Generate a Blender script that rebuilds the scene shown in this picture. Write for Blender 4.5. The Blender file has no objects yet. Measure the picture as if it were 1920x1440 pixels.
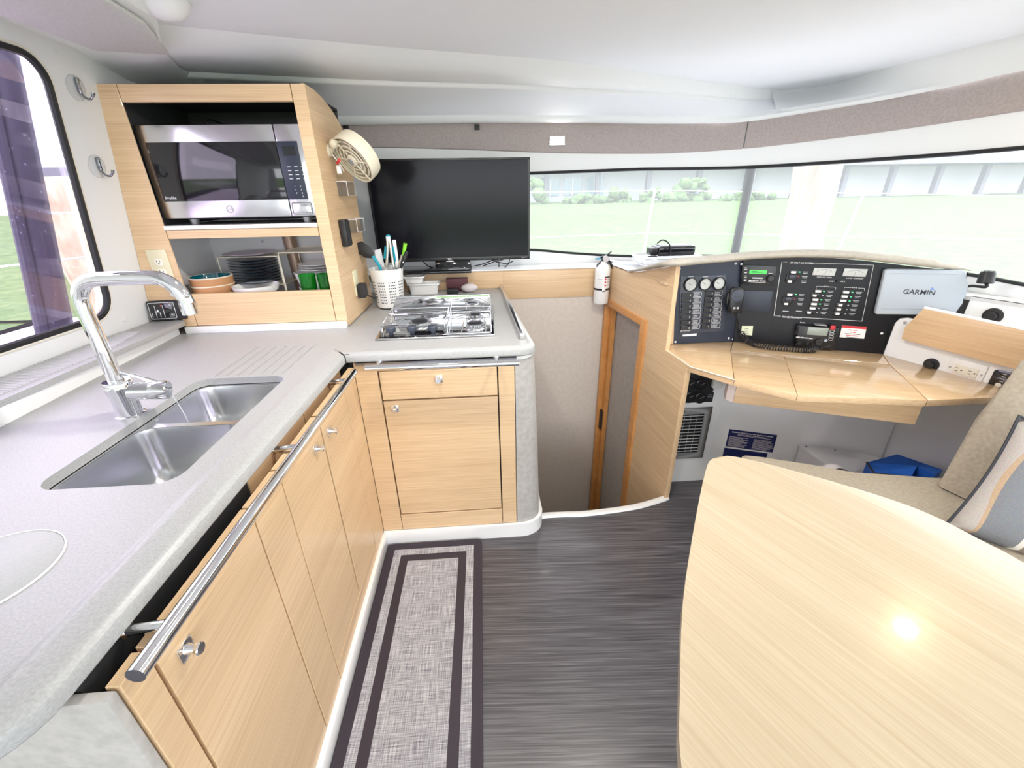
import bpy, bmesh, math, random
from mathutils import Vector, Matrix, noise
random.seed(4)
C = bpy.context.scene.collection
V = Vector

# ------------------------------------------------------------------ camera
CAM = V((0, 0, 1.45)); FPX = 782.25
PITCH, YAW, ROLL = 0.426, -0.063, -0.018
def cam_axes():
    rz = Matrix.Rotation(YAW, 3, 'Z')
    f = V((0, math.cos(PITCH), -math.sin(PITCH))); u = V((0, math.sin(PITCH), math.cos(PITCH))); r = V((1, 0, 0))
    r2 = math.cos(ROLL) * r + math.sin(ROLL) * u; u2 = -math.sin(ROLL) * r + math.cos(ROLL) * u
    return rz @ r2, rz @ u2, rz @ f
CR, CU, CF = cam_axes()
cd = bpy.data.cameras.new('camera'); cam = bpy.data.objects.new('camera', cd); C.objects.link(cam)
M4 = Matrix((CR, CU, -CF)).transposed().to_4x4(); M4.translation = CAM; cam.matrix_world = M4
cd.sensor_width = 36; cd.lens = FPX * 36 / 1920; cd.clip_start = 0.02
bpy.context.scene.camera = cam

# ------------------------------------------------------------------ world, light, exposure
sc = bpy.context.scene
sc.view_settings.view_transform = 'Standard'; sc.view_settings.look = 'None'
sc.view_settings.gamma = 1; sc.view_settings.use_curve_mapping = False
sc.view_settings.exposure = 1.24
w = bpy.data.worlds.new('sky'); sc.world = w; w.use_nodes = True
bgn = w.node_tree.nodes['Background']; bgn.inputs[0].default_value = (0.93, 0.96, 1.0, 1); bgn.inputs[1].default_value = 2.6
try:
    sc.cycles.use_denoising = True; sc.cycles.max_bounces = 10; sc.cycles.diffuse_bounces = 6; sc.cycles.glossy_bounces = 5
    sc.cycles.transparent_max_bounces = 16; sc.cycles.sample_clamp_indirect = 8
except Exception: pass

# ------------------------------------------------------------------ measuring: photo pixel -> point on a plane of the cabin
def ray(px, py): return CR * ((px - 960) / FPX) - CU * ((py - 720) / FPX) + CF
def onz(px, py, z): d = ray(px, py); return CAM + d * ((z - CAM.z) / d.z)
def ony(px, py, y): d = ray(px, py); return CAM + d * (y / d.y)
def onx(px, py, x): d = ray(px, py); return CAM + d * (x / d.x)
def onp(px, py, P, n): d = ray(px, py); return CAM + d * ((P - CAM).dot(n) / d.dot(n))

class Frame:                                   # a flat panel: origin, u along it, v up it, n out of it towards the cabin
    def __init__(s, o, u, v=(0, 0, 1)):
        s.o = V(o); s.u = V(u).normalized(); s.v = V(v); s.v = (s.v - s.u * s.v.dot(s.u)).normalized(); s.n = s.u.cross(s.v)
    def p(s, u, v, w=0): return s.o + s.u * u + s.v * v + s.n * w
    def q(s, px, py, w=0):
        x = onp(px, py, s.o + s.n * w, s.n) - s.o; return x.dot(s.u), x.dot(s.v)
    def at(s, px, py, w=0): return onp(px, py, s.o + s.n * w, s.n)

# ------------------------------------------------------------------ materials
MATS = {}
def mat(name, col=(.8, .8, .8), rough=.5, metal=0, spec=.5, coat=0, **k):
    m = bpy.data.materials.new(name); m.use_nodes = True; b = m.node_tree.nodes['Principled BSDF']
    b.inputs['Base Color'].default_value = (*col, 1); b.inputs['Roughness'].default_value = rough; b.inputs['Metallic'].default_value = metal
    b.inputs['Specular IOR Level'].default_value = spec; b.inputs['Coat Weight'].default_value = coat; b.inputs['Coat Roughness'].default_value = .08
    if 'trans' in k: b.inputs['Transmission Weight'].default_value = k['trans']; b.inputs['IOR'].default_value = k.get('ior', 1.45)
    if 'emit' in k: b.inputs['Emission Color'].default_value = (*k.get('ecol', col), 1); b.inputs['Emission Strength'].default_value = k['emit']
    if 'alpha' in k: b.inputs['Alpha'].default_value = k['alpha']
    MATS[name] = m; return m
def nodes(m): return m.node_tree.nodes, m.node_tree.links, m.node_tree.nodes['Principled BSDF']
def ramp(N, stops):
    r = N.new('ShaderNodeValToRGB'); e = r.color_ramp.elements
    while len(e) < len(stops): e.new(.5)
    for i, (p, c) in enumerate(stops): e[i].position = p; e[i].color = (*c, 1)
    return r
def noisy(m, scale, stops, detail=4, mapping=None, bump=0, rot=(0, 0, 0), rough=None, dist=0):
    N, L, b = nodes(m); tc = N.new('ShaderNodeTexCoord'); mp = N.new('ShaderNodeMapping'); n = N.new('ShaderNodeTexNoise')
    pr = N.new('ShaderNodeMapping'); pr.inputs['Rotation'].default_value = rot
    mp.inputs['Scale'].default_value = mapping or (1, 1, 1)
    n.inputs['Scale'].default_value = scale; n.inputs['Detail'].default_value = detail; n.inputs['Distortion'].default_value = dist
    L.new(tc.outputs['Object'], pr.inputs[0]); L.new(pr.outputs[0], mp.inputs[0]); L.new(mp.outputs[0], n.inputs['Vector'])
    r = ramp(N, stops); L.new(n.outputs['Fac'], r.inputs[0]); L.new(r.outputs[0], b.inputs['Base Color'])
    if bump:
        bp = N.new('ShaderNodeBump'); bp.inputs['Strength'].default_value = bump; bp.inputs['Distance'].default_value = .002
        L.new(n.outputs['Fac'], bp.inputs['Height']); L.new(bp.outputs[0], b.inputs['Normal'])
    return m
def wood(name, angle, axis='h', rough=.42, coat=.25, dark=(.56, .375, .21), mid=(.70, .49, .29), light=(.79, .59, .37)):
    m = mat(name, mid, rough, coat=coat); N, L, b = nodes(m)
    tc = N.new('ShaderNodeTexCoord'); pr = N.new('ShaderNodeMapping'); pr.inputs['Rotation'].default_value = (0, 0, -angle)
    mp = N.new('ShaderNodeMapping'); mp.inputs['Scale'].default_value = (2.2, 130, 130)
    n1 = N.new('ShaderNodeTexNoise'); n1.inputs['Scale'].default_value = 1.6; n1.inputs['Detail'].default_value = 5; n1.inputs['Roughness'].default_value = .6
    mp2 = N.new('ShaderNodeMapping'); mp2.inputs['Scale'].default_value = (.7, 9, 9)
    n2 = N.new('ShaderNodeTexNoise'); n2.inputs['Scale'].default_value = 1.5; n2.inputs['Detail'].default_value = 2
    L.new(tc.outputs['Object'], pr.inputs[0])
    for a, c in ((mp, n1), (mp2, n2)): L.new(pr.outputs[0], a.inputs[0]); L.new(a.outputs[0], c.inputs['Vector'])
    mx = N.new('ShaderNodeMix'); mx.data_type = 'FLOAT'; mx.inputs['Factor'].default_value = .35
    L.new(n1.outputs['Fac'], mx.inputs['A']); L.new(n2.outputs['Fac'], mx.inputs['B'])
    r = ramp(N, [(.3, dark), (.5, mid), (.68, light)]); L.new(mx.outputs['Result'], r.inputs[0]); L.new(r.outputs[0], b.inputs['Base Color'])
    return m
wood('wood_x', 0); wood('wood_y', math.pi / 2)
wood('wood_rw', math.atan2(-.941, .337)); wood('wood_part', math.atan2(-.993, .121))
wood('wood_nav', -.40, rough=.2, coat=.6)
wood('wood_table', math.atan2(-.89, .45), rough=.22, coat=.5, dark=(.44, .345, .225), mid=(.505, .41, .28), light=(.56, .465, .33))
wood('teak', math.pi / 2, rough=.4, dark=(.42, .17, .045), mid=(.60, .27, .08), light=(.68, .33, .11))
mat('gel', (.84, .855, .865), .5); mat('gel2', (.78, .79, .80), .55); mat('liner', (.74, .74, .76), .7)
mat('white', (.86, .86, .86), .4); mat('whitegloss', (.88, .88, .88), .18, coat=.4)
noisy(mat('corian', rough=.38, spec=.5), 260, [(.3, (.345, .35, .35)), (.7, (.435, .44, .44))], 3)
noisy(mat('corian_lid', rough=.4), 260, [(.3, (.385, .40, .385)), (.7, (.43, .445, .43))], 3)
mat('chrome', (.86, .87, .89), .06, 1); mat('steel', (.66, .67, .68), .22, 1); mat('mirror_steel', (.62, .62, .63), .08, 1)
mat('dark_chrome', (.30, .31, .34), .12, 1); mat('steel_brush', (.74, .745, .76), .2, 1)
mat('black', (.013, .013, .016), .4); mat('blackgloss', (.008, .008, .011), .06, coat=.5); mat('blackmatte', (.02, .02, .022), .75)
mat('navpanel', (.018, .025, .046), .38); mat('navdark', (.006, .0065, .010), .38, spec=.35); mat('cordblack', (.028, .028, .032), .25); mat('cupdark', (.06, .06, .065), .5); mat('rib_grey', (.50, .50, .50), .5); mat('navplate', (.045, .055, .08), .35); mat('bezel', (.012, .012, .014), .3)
mat('screen', (.008, .008, .012), .16, spec=.18)
noisy(mat('leather', rough=.6), 60, [(.35, (.40, .37, .335)), (.65, (.47, .44, .40))], 6, bump=.15)
noisy(mat('leather_grey', rough=.6), 50, [(.35, (.40, .385, .36)), (.65, (.48, .46, .435))], 6, bump=.15)
noisy(mat('stair_wall', rough=.75), 40, [(.3, (.60, .53, .475)), (.7, (.66, .59, .53))], 5, bump=.1)
noisy(mat('door_fabric', rough=.75), 40, [(.3, (.38, .345, .32)), (.7, (.45, .41, .38))], 5)
noisy(mat('valance', rough=.8), 120, [(.3, (.38, .325, .31)), (.7, (.46, .40, .385))], 4, bump=.12)
noisy(mat('valance_light', rough=.8), 120, [(.3, (.55, .555, .545)), (.7, (.62, .62, .61))], 4, bump=.12)
mat('headliner', (.85, .87, .91), .85)
noisy(mat('taupe', rough=.8), 90, [(.3, (.36, .31, .24)), (.7, (.45, .395, .315))], 5, bump=.2)
noisy(mat('brow', rough=.6), 60, [(.3, (.44, .41, .355)), (.7, (.51, .475, .42))], 3)
noisy(mat('floor_wood', rough=.34, coat=.15), 3, [(.25, (.024, .022, .027)), (.5, (.080, .075, .085)), (.75, (.165, .157, .172))], 12, mapping=(1.1, 52, 4), rot=(0, 0, .06), bump=.08, dist=.9)
mat('mat_dark', (.032, .022, .034), .7)
mat('rubber', (.02, .02, .022), .7); mat('gasket', (.006, .006, .008), .5)
mat('cream', (.74, .69, .56), .45); mat('ivory', (.72, .67, .47), .4); mat('ivory2', (.80, .76, .66), .35)
mat('teal', (.005, .30, .42), .35); mat('teal_glaze', (.0, .12, .17), .08, coat=.6); mat('tan_clay', (.52, .26, .12), .5)
mat('plate_dark', (.03, .05, .075), .2, coat=.4); mat('plate_lilac', (.48, .41, .48), .3); mat('lime', (.25, .75, .03), .4)
mat('green_glass', (.02, .42, .05), .05, trans=.85); mat('acrylic', (.95, .95, .95), .04, trans=1.0, ior=1.25)
mat('maroon', (.10, .03, .04), .6); mat('tube', (.36, .25, .19), .35, .3); mat('garmin', (.44, .50, .57), .4); mat('garmin_side', (.30, .36, .42), .4)
mat('ink', (.03, .035, .045), .5); mat('print', (.75, .76, .78), .5); mat('blueprint', (.16, .30, .72), .5)
mat('lcd_green', (.05, .45, .06), .4, emit=.5, ecol=(.05, .55, .08)); mat('lcd', (.30, .34, .30), .25); mat('meter', (.55, .57, .56), .35)
mat('led_green', (.05, .6, .15), .4, emit=1.2, ecol=(.05, .6, .15)); mat('red', (.62, .03, .04), .45); mat('blue', (.01, .10, .46), .6); mat('placard', (.012, .018, .10), .45)
mat('alu', (.42, .43, .44), .4, .6); mat('pink_block', (.70, .60, .55), .6); mat('blue_tab', (.03, .32, .55), .4)
mat('lamp', (1, .97, .9), .5, emit=9, ecol=(1, .96, .88)); mat('yellow_label', (.72, .75, .55), .5)
mat('pouch', (.62, .58, .60), .3); mat('chain', (.8, .8, .82), .25, .8); mat('lid_clear', (.9, .9, .93), .1, trans=.6, ior=1.2); mat('frost', (.82, .83, .87), .3)
# linen runner: fine crossed threads
def mk_linen():
    m = mat('linen', (.5, .5, .52), .8); N, L, b = nodes(m); tc = N.new('ShaderNodeTexCoord'); outs = []
    for scl in ((420, 14, 1), (14, 420, 1)):
        mp = N.new('ShaderNodeMapping'); mp.inputs['Scale'].default_value = scl; n = N.new('ShaderNodeTexNoise'); n.inputs['Scale'].default_value = 1.0; n.inputs['Detail'].default_value = 3
        L.new(tc.outputs['Object'], mp.inputs[0]); L.new(mp.outputs[0], n.inputs['Vector']); outs.append(n)
    mx = N.new('ShaderNodeMix'); mx.data_type = 'FLOAT'; mx.inputs['Factor'].default_value = .5
    L.new(outs[0].outputs['Fac'], mx.inputs['A']); L.new(outs[1].outputs['Fac'], mx.inputs['B'])
    r = ramp(N, [(.36, (.12, .115, .14)), (.5, (.33, .325, .355)), (.62, (.53, .52, .55))]); L.new(mx.outputs['Result'], r.inputs[0]); L.new(r.outputs[0], b.inputs['Base Color'])
mk_linen()
def mk_stripes():
    m = mat('stripes', (.5, .5, .5), .85); N, L, b = nodes(m); tc = N.new('ShaderNodeTexCoord'); s = N.new('ShaderNodeSeparateXYZ'); L.new(tc.outputs['Object'], s.inputs[0])
    y2 = N.new('ShaderNodeMath'); y2.operation = 'MULTIPLY_ADD'; y2.inputs[1].default_value = .55; y2.inputs[2].default_value = .0   # gentle bow of the stripes
    sq = N.new('ShaderNodeMath'); sq.operation = 'MULTIPLY'; L.new(s.outputs[1], sq.inputs[0]); L.new(s.outputs[1], sq.inputs[1])
    L.new(sq.outputs[0], y2.inputs[0]); ad = N.new('ShaderNodeMath'); ad.operation = 'SUBTRACT'; L.new(s.outputs[0], ad.inputs[0]); L.new(y2.outputs[0], ad.inputs[1])
    mr = N.new('ShaderNodeMapRange'); mr.inputs['From Min'].default_value = -.24; mr.inputs['From Max'].default_value = .24; L.new(ad.outputs[0], mr.inputs['Value'])
    G = (.21, .22, .24); T = (.50, .46, .43); B = (.27, .22, .185); Wt = (.80, .77, .70); tan = (.50, .36, .24)
    r = ramp(N, [(0, T), (.065, tan), (.08, G), (.25, Wt), (.275, B), (.43, Wt), (.455, G), (.66, T)]); r.color_ramp.interpolation = 'CONSTANT'
    L.new(mr.outputs[0], r.inputs[0])
    n = N.new('ShaderNodeTexNoise'); n.inputs['Scale'].default_value = 300; L.new(tc.outputs['Object'], n.inputs['Vector'])
    mx = N.new('ShaderNodeMix'); mx.data_type = 'RGBA'; mx.blend_type = 'OVERLAY'; mx.inputs['Factor'].default_value = .35
    L.new(r.outputs[0], mx.inputs['A']); L.new(n.outputs['Color'], mx.inputs['B']); L.new(mx.outputs['Result'], b.inputs['Base Color'])
mk_stripes()
def mk_pane(name, tint, haze, hcol):            # window pane behind a pale sun-screen mesh: part see-through, part scattering
    m = bpy.data.materials.new(name); m.use_nodes = True; N = m.node_tree.nodes; L = m.node_tree.links; N.clear()
    o = N.new('ShaderNodeOutputMaterial'); t = N.new('ShaderNodeBsdfTransparent'); t.inputs[0].default_value = (*tint, 1)
    s = N.new('ShaderNodeBsdfTranslucent'); s.inputs[0].default_value = (*hcol, 1)
    mx = N.new('ShaderNodeMixShader'); mx.inputs[0].default_value = haze; L.new(t.outputs[0], mx.inputs[1]); L.new(s.outputs[0], mx.inputs[2])
    g = N.new('ShaderNodeBsdfGlossy'); g.inputs['Roughness'].default_value = .03; lw = N.new('ShaderNodeLayerWeight'); lw.inputs[0].default_value = .25
    mu = N.new('ShaderNodeMath'); mu.operation = 'MULTIPLY'; mu.inputs[1].default_value = .35; L.new(lw.outputs['Fresnel'], mu.inputs[0])
    m2 = N.new('ShaderNodeMixShader'); L.new(mu.outputs[0], m2.inputs[0]); L.new(mx.outputs[0], m2.inputs[1]); L.new(g.outputs[0], m2.inputs[2]); L.new(m2.outputs[0], o.inputs[0])
    MATS[name] = m
mk_pane('screen_pane', (.78, .79, .80), .22, (.60, .61, .63)); mk_pane('tint_pane', (.90, .84, .93), .01, (.9, .8, 1.0)); mk_pane('clear_film', (.94, .95, .96), .06, (.9, .9, .9))
noisy(mat('lawn', rough=.9), 5, [(.3, (.045, .10, .018)), (.55, (.085, .155, .035)), (.75, (.15, .19, .065))], 10)
noisy(mat('hedge', rough=.9), 6, [(.3, (.05, .11, .03)), (.7, (.16, .24, .09))], 6)
noisy(mat('bark', rough=.9), 8, [(.3, (.24, .19, .15)), (.7, (.42, .35, .29))], 6, mapping=(1, 1, .2))
noisy(mat('pile', rough=.9), 14, [(.3, (.52, .40, .27)), (.7, (.80, .68, .50))], 6, mapping=(1, 1, .3))
mat('facade', (.62, .62, .66), .8); mat('facade_dark', (.20, .20, .24), .6); mat('facade_glass', (.30, .42, .46), .15)
mat('deck', (.80, .80, .82), .5); mat('deck_pink_cast', (.60, .52, .60), .5); mat('stanchion', (.78, .79, .82), .2, .7); mat('wire', (.85, .85, .87), .3)  # pink in the side deck stands for the colour cast of the window film
def mk_cover():
    m = mat('rigging_cover', (.035, .03, .06), .6); N, L, b = nodes(m); tc = N.new('ShaderNodeTexCoord'); v = N.new('ShaderNodeTexVoronoi'); v.inputs['Scale'].default_value = 60
    mp = N.new('ShaderNodeMapping'); mp.inputs['Scale'].default_value = (1, 1, .45); L.new(tc.outputs['Object'], mp.inputs[0]); L.new(mp.outputs[0], v.inputs['Vector'])
    r = ramp(N, [(0, (.30, .28, .38)), (.10, (.10, .09, .16)), (.17, (.018, .015, .04))]); L.new(v.outputs['Distance'], r.inputs[0]); L.new(r.outputs[0], b.inputs['Base Color'])
mk_cover()

# ------------------------------------------------------------------ mesh builder
class B:
    def __init__(s): s.bm = bmesh.new()
    def hull(s, P, faces):
        vs = [s.bm.verts.new(p) for p in P]
        for f in faces:
            try: s.bm.faces.new([vs[i] for i in f])
            except ValueError: pass
        return vs
    def cell(s, P, bev=0, seg=2):               # eight corners: bottom ring 0-3, top ring 4-7
        vs = s.hull(P, [(3, 2, 1, 0), (4, 5, 6, 7), (0, 1, 5, 4), (1, 2, 6, 5), (2, 3, 7, 6), (3, 0, 4, 7)])
        if bev:
            es = {e for v in vs for e in v.link_edges}
            bmesh.ops.bevel(s.bm, geom=list(es), offset=bev, segments=seg, affect='EDGES', profile=.5)
        return s
    def box(s, a, b, bev=0, seg=2):             # axis box between two corners
        (x0, y0, z0), (x1, y1, z1) = a, b
        return s.cell([(x0, y0, z0), (x1, y0, z0), (x1, y1, z0), (x0, y1, z0), (x0, y0, z1), (x1, y0, z1), (x1, y1, z1), (x0, y1, z1)], bev, seg)
    def fbox(s, F, u0, u1, v0, v1, w0, w1, bev=0, seg=2):
        p = F.p; return s.cell([p(u0, v0, w0), p(u1, v0, w0), p(u1, v1, w0), p(u0, v1, w0), p(u0, v0, w1), p(u1, v0, w1), p(u1, v1, w1), p(u0, v1, w1)], bev, seg)
    def prism(s, pts, ext, bev=0, seg=2):       # polygon points, extruded by a vector
        ext = V(ext); a = [s.bm.verts.new(p) for p in pts]; b = [s.bm.verts.new(V(p) + ext) for p in pts]; n = len(a)
        fs = [s.bm.faces.new(a[::-1]), s.bm.faces.new(b)] + [s.bm.faces.new((a[i], a[(i + 1) % n], b[(i + 1) % n], b[i])) for i in range(n)]
        if bev:
            es = {e for f in fs[:2] for e in f.edges}
            bmesh.ops.bevel(s.bm, geom=list(es), offset=bev, segments=seg, affect='EDGES', profile=.5)
        return s
    def loft(s, rows, close=False, caps=False):
        R = [[s.bm.verts.new(p) for p in r] for r in rows]; n = len(R[0])
        for i in range(len(R) - 1):
            for j in range(n if close else n - 1):
                k = (j + 1) % n
                try: s.bm.faces.new((R[i][j], R[i][k], R[i + 1][k], R[i + 1][j]))
                except ValueError: pass
        if caps:
            for r in (R[0][::-1], R[-1]):
                try: s.bm.faces.new(r)
                except ValueError: pass
        return s
    def tube(s, pts, r, seg=10, closed=False, caps=True):
        pts = [V(p) for p in pts]; n = len(pts); rows = []; up = None
        for i, p in enumerate(pts):
            a = pts[(i - 1) % n] if (closed or i) else p; b = pts[(i + 1) % n] if (closed or i < n - 1) else p
            t = (b - a).normalized()
            if up is None: up = t.orthogonal().normalized()
            up = (up - t * up.dot(t)); up = up.normalized() if up.length > 1e-6 else t.orthogonal().normalized()
            sd = t.cross(up); rr = r[i] if isinstance(r, (list, tuple)) else r
            rows.append([p + (up * math.cos(k * 2 * math.pi / seg) + sd * math.sin(k * 2 * math.pi / seg)) * rr for k in range(seg)])
        if closed: rows.append(rows[0]); caps = False
        return s.loft(rows, True, caps)
    def cyl(s, a, b, r, r1=None, seg=20): return s.tube([a, b], [r, r if r1 is None else r1], seg)
    def lathe(s, o, ax, prof, seg=24):          # (radius, height) pairs along an axis
        o = V(o); ax = V(ax).normalized(); e = ax.orthogonal().normalized(); f = ax.cross(e); rows = []
        for r, h in prof:
            rows.append([o + ax * h + (e * math.cos(k * 2 * math.pi / seg) + f * math.sin(k * 2 * math.pi / seg)) * max(r, 1e-5) for k in range(seg)])
        return s.loft(rows, True, False)
    def ball(s, c, r, seg=12, sc=(1, 1, 1)):
        ret = bmesh.ops.create_uvsphere(s.bm, u_segments=seg, v_segments=max(6, seg // 2), radius=r)
        for v in ret['verts']: v.co = V(c) + V((v.co.x * sc[0], v.co.y * sc[1], v.co.z * sc[2]))
        return s
    def sheet(s, outer, holes=(), flip=False):  # flat polygon with holes
        es = []
        for lp in [outer] + list(holes):
            vs = [s.bm.verts.new(p) for p in lp]; es += [s.bm.edges.new((vs[i], vs[(i + 1) % len(vs)])) for i in range(len(vs))]
        bmesh.ops.triangle_fill(s.bm, edges=es, use_beauty=True, use_dissolve=False)
        return s
def rrect(u0, u1, v0, v1, r, n=6):
    out = []
    for cx, cy, a0 in ((u1 - r, v0 + r, -90), (u1 - r, v1 - r, 0), (u0 + r, v1 - r, 90), (u0 + r, v0 + r, 180)):
        for i in range(n + 1):
            a = math.radians(a0 + 90 * i / n); out.append((cx + r * math.cos(a), cy + r * math.sin(a)))
    return out
def smooth_path(P, n=6, closed=False):
    P = [V(p) for p in P]; out = []; m = len(P)
    for i in range(m if closed else m - 1):
        if closed: a, b, c, d = P[i - 1], P[i], P[(i + 1) % m], P[(i + 2) % m]
        else: a, b, c, d = P[max(i - 1, 0)], P[i], P[i + 1], P[min(i + 2, m - 1)]
        for k in range(n):
            t = k / n; out.append(.5 * ((2 * b) + (c - a) * t + (2 * a - 5 * b + 4 * c - d) * t * t + (3 * b - a - 3 * c + d) * t ** 3))
    if not closed: out.append(P[-1])
    return out

def mesh_obj(name, b, m, loc, sharp=35):
    bm = b.bm; bmesh.ops.remove_doubles(bm, verts=bm.verts, dist=1e-6)
    bmesh.ops.recalc_face_normals(bm, faces=bm.faces)
    for f in bm.faces: f.smooth = True
    lim = math.radians(sharp)
    for e in bm.edges:
        if len(e.link_faces) == 2: e.smooth = e.calc_face_angle(0) < lim
    bmesh.ops.translate(bm, vec=-V(loc), verts=bm.verts)
    me = bpy.data.meshes.new(name); bm.to_mesh(me); bm.free(); me.materials.append(MATS[m]); o = bpy.data.objects.new(name, me); C.objects.link(o); return o
def world_loc(o):
    l = o.location.copy()
    while o.parent: o = o.parent; l = l + o.location
    return l
def bounds_base(b):
    c = [v.co for v in b.bm.verts]; return V(((min(p.x for p in c) + max(p.x for p in c)) / 2, (min(p.y for p in c) + max(p.y for p in c)) / 2, min(p.z for p in c)))
def part(name, b, m, parent, label=None, stuff=False, sharp=35):
    o = mesh_obj(name, b, m, world_loc(parent), sharp); o.parent = parent
    if label: o['label'] = label
    if stuff: o['kind'] = 'stuff'
    return o
def thing(name, label, cat, loc, group=None):
    o = bpy.data.objects.new(name, None); C.objects.link(o); o.location = V(loc); o.empty_display_size = .03; o['label'] = label; o['category'] = cat
    if group: o['group'] = group
    return o
def solo(name, b, m, label, cat, group=None, sharp=35):
    l = bounds_base(b); o = mesh_obj(name, b, m, l, sharp); o.location = l; o['label'] = label; o['category'] = cat
    if group: o['group'] = group
    return o
def struct(name, b, m, parent=None, sharp=35):
    if parent: return part(name, b, m, parent, sharp=sharp)
    o = mesh_obj(name, b, m, V((0, 0, 0)), sharp); o['kind'] = 'structure'; return o
def dup(root, d, label=None):
    r = root.copy(); C.objects.link(r); r.location = root.location + V(d)
    if label: r['label'] = label
    for ch in list(root.children):
        c = ch.copy(); C.objects.link(c); c.parent = r
        for g in list(ch.children):
            k = g.copy(); C.objects.link(k); k.parent = c
    return r
def text(s, o, u, v, size, m, parent, name='lettering', align='LEFT', bold=0, shear=0, sx=1):
    cu = bpy.data.curves.new(name, 'FONT'); cu.body = s; cu.size = size; cu.align_x = align; cu.align_y = 'CENTER'; cu.offset = bold; cu.shear = shear; cu.extrude = .0002; cu.resolution_u = 2
    cu.materials.append(MATS[m]); tmp = bpy.data.objects.new(name, cu); me = bpy.data.meshes.new_from_object(tmp); bpy.data.objects.remove(tmp); bpy.data.curves.remove(cu)
    t = bpy.data.objects.new(name, me); C.objects.link(t)
    u = V(u).normalized(); v = V(v); v = (v - u * v.dot(u)).normalized(); n = u.cross(v)
    mw = Matrix((u * sx, v, n)).transposed().to_4x4(); mw.translation = V(o) - world_loc(parent); t.parent = parent; t.matrix_local = mw; return t
def ftext(F, s, px, py, size, m, parent, w=.001, **k): return text(s, F.at(px, py, w), F.u, F.v, size, m, parent, **k)

# ================================================================== THE SETTING
WX = lambda z: -1.307 - (1.824 - z) * .1346       # left wall leans in towards the top
WPL = V((-1.307, 1.84, 1.824)); WN = V((-.991, 0, .134))
onw = lambda px, py: onp(px, py, WPL, WN)
# plan line of the curved windscreen wall
WC = smooth_path([(-1.45, 2.62, 0), (-.8, 2.70, 0), (0, 2.765, 0), (.6, 2.80, 0), (1.1, 2.76, 0), (1.5, 2.60, 0), (1.85, 2.25, 0), (2.08, 1.8, 0), (2.2, 1.3, 0), (2.25, .7, 0), (2.27, 0, 0), (2.27, -2.6, 0)], 8)
def wall_n(i):
    a = WC[max(i - 1, 0)]; b = WC[min(i + 1, len(WC) - 1)]; t = (b - a).normalized(); return V((-t.y, t.x, 0)) * -1     # towards the cabin
def on_wc(px, py):
    d = ray(px, py); best = None
    for i in range(len(WC) - 1):
        a, b = WC[i], WC[i + 1]; e = b - a; den = d.x * e.y - d.y * e.x
        if abs(den) < 1e-9: continue
        t = (a.x * e.y - a.y * e.x) / den; s = (a.x * d.y - a.y * d.x) / den
        if t > 0 and -.001 <= s <= 1.001: best = (i + s, CAM.z + d.z * t)
    return best
def height_curve(pix, left, right):              # heights along the windscreen line, from measured points
    P = sorted(on_wc(*p) for p in pix); P = [(0, left if left is not None else P[0][1])] + P + [(len(WC) - 1, right if right is not None else P[-1][1])]
    def f(i):
        for (a, za), (b, zb) in zip(P, P[1:]):
            if a <= i <= b: return za + (zb - za) * (i - a) / max(b - a, 1e-6)
        return P[-1][1]
    raw = [f(i) for i in range(len(WC))]
    for _ in range(2): raw = [raw[0]] + [(raw[i - 1] + 2 * raw[i] + raw[i + 1]) / 4 for i in range(1, len(raw) - 1)] + [raw[-1]]
    return raw
ZB = height_curve([(993, 467), (1050, 473), (1120, 478), (1190, 481), (1830, 515), (1920, 535)], None, 1.07)
ZT = height_curve([(993, 325), (1100, 321), (1200, 317), (1400, 314), (1600, 302), (1800, 288), (1919, 277)], None, 1.6)
ZVB = height_curve([(700, 278), (850, 282), (1000, 288), (1100, 290), (1240, 290), (1405, 280), (1600, 257), (1760, 235), (1920, 210)], 1.66, 1.72)
ZVT = height_curve([(640, 233), (900, 228), (1100, 228), (1240, 230), (1395, 226), (1600, 195), (1760, 165), (1920, 128)], 1.80, 1.9)
NW = len(WC)
def wc(i, z, off=0): p = WC[i] + wall_n(i) * off; return V((p.x, p.y, z))
i0 = next(i for i in range(NW) if WC[i].x > -.35)             # where the windscreen glass begins, behind the television
struct('wall_front', B().loft([[wc(i, -1.3, 0) for i in range(NW)], [wc(i, ZB[i], 0) for i in range(NW)]]), 'gel')
struct('wall_front_upper', B().loft([[wc(i, ZT[i], 0) for i in range(NW)], [wc(i, (ZT[i] + ZVB[i]) / 2, .004) for i in range(NW)], [wc(i, ZVB[i] + .01, .012) for i in range(NW)]]), 'gel')
struct('wall_front_pier', B().loft([[wc(i, ZB[i], 0) for i in range(i0 + 1)], [wc(i, ZT[i], 0) for i in range(i0 + 1)]]), 'gel')
win = B().loft([[wc(i, ZB[i], -.012) for i in range(i0, NW)], [wc(i, ZT[i], -.012) for i in range(i0, NW)]])
wo = struct('window_2', win, 'screen_pane')
part('window_seal', B().tube([wc(i, ZB[i], .0) for i in range(i0, NW)], .008, 8), 'gasket', wo)
part('window_seal', B().tube([wc(i, ZT[i], .0) for i in range(i0, NW)], .009, 8), 'gasket', wo)
# dark mullion outside the pane
mi = on_wc(1410, 390)[0]; k = int(mi); mp = wc(k, 0, -.03)
mu = wall_n(k); mt = V((-mu.y, mu.x, 0))
mb = B(); z0, z1 = ZB[k] - .02, ZT[k] + .02; e = mt * .024; g = mu * .01
mb.cell([mp - e - g + V((0, 0, z0)), mp + e - g + V((0, 0, z0)), mp + e + g + V((0, 0, z0)), mp - e + g + V((0, 0, z0)), mp - e - g + V((0, 0, z1)), mp + e - g + V((0, 0, z1)), mp + e + g + V((0, 0, z1)), mp - e + g + V((0, 0, z1))])
part('mullion', mb, 'alu', wo)
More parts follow.
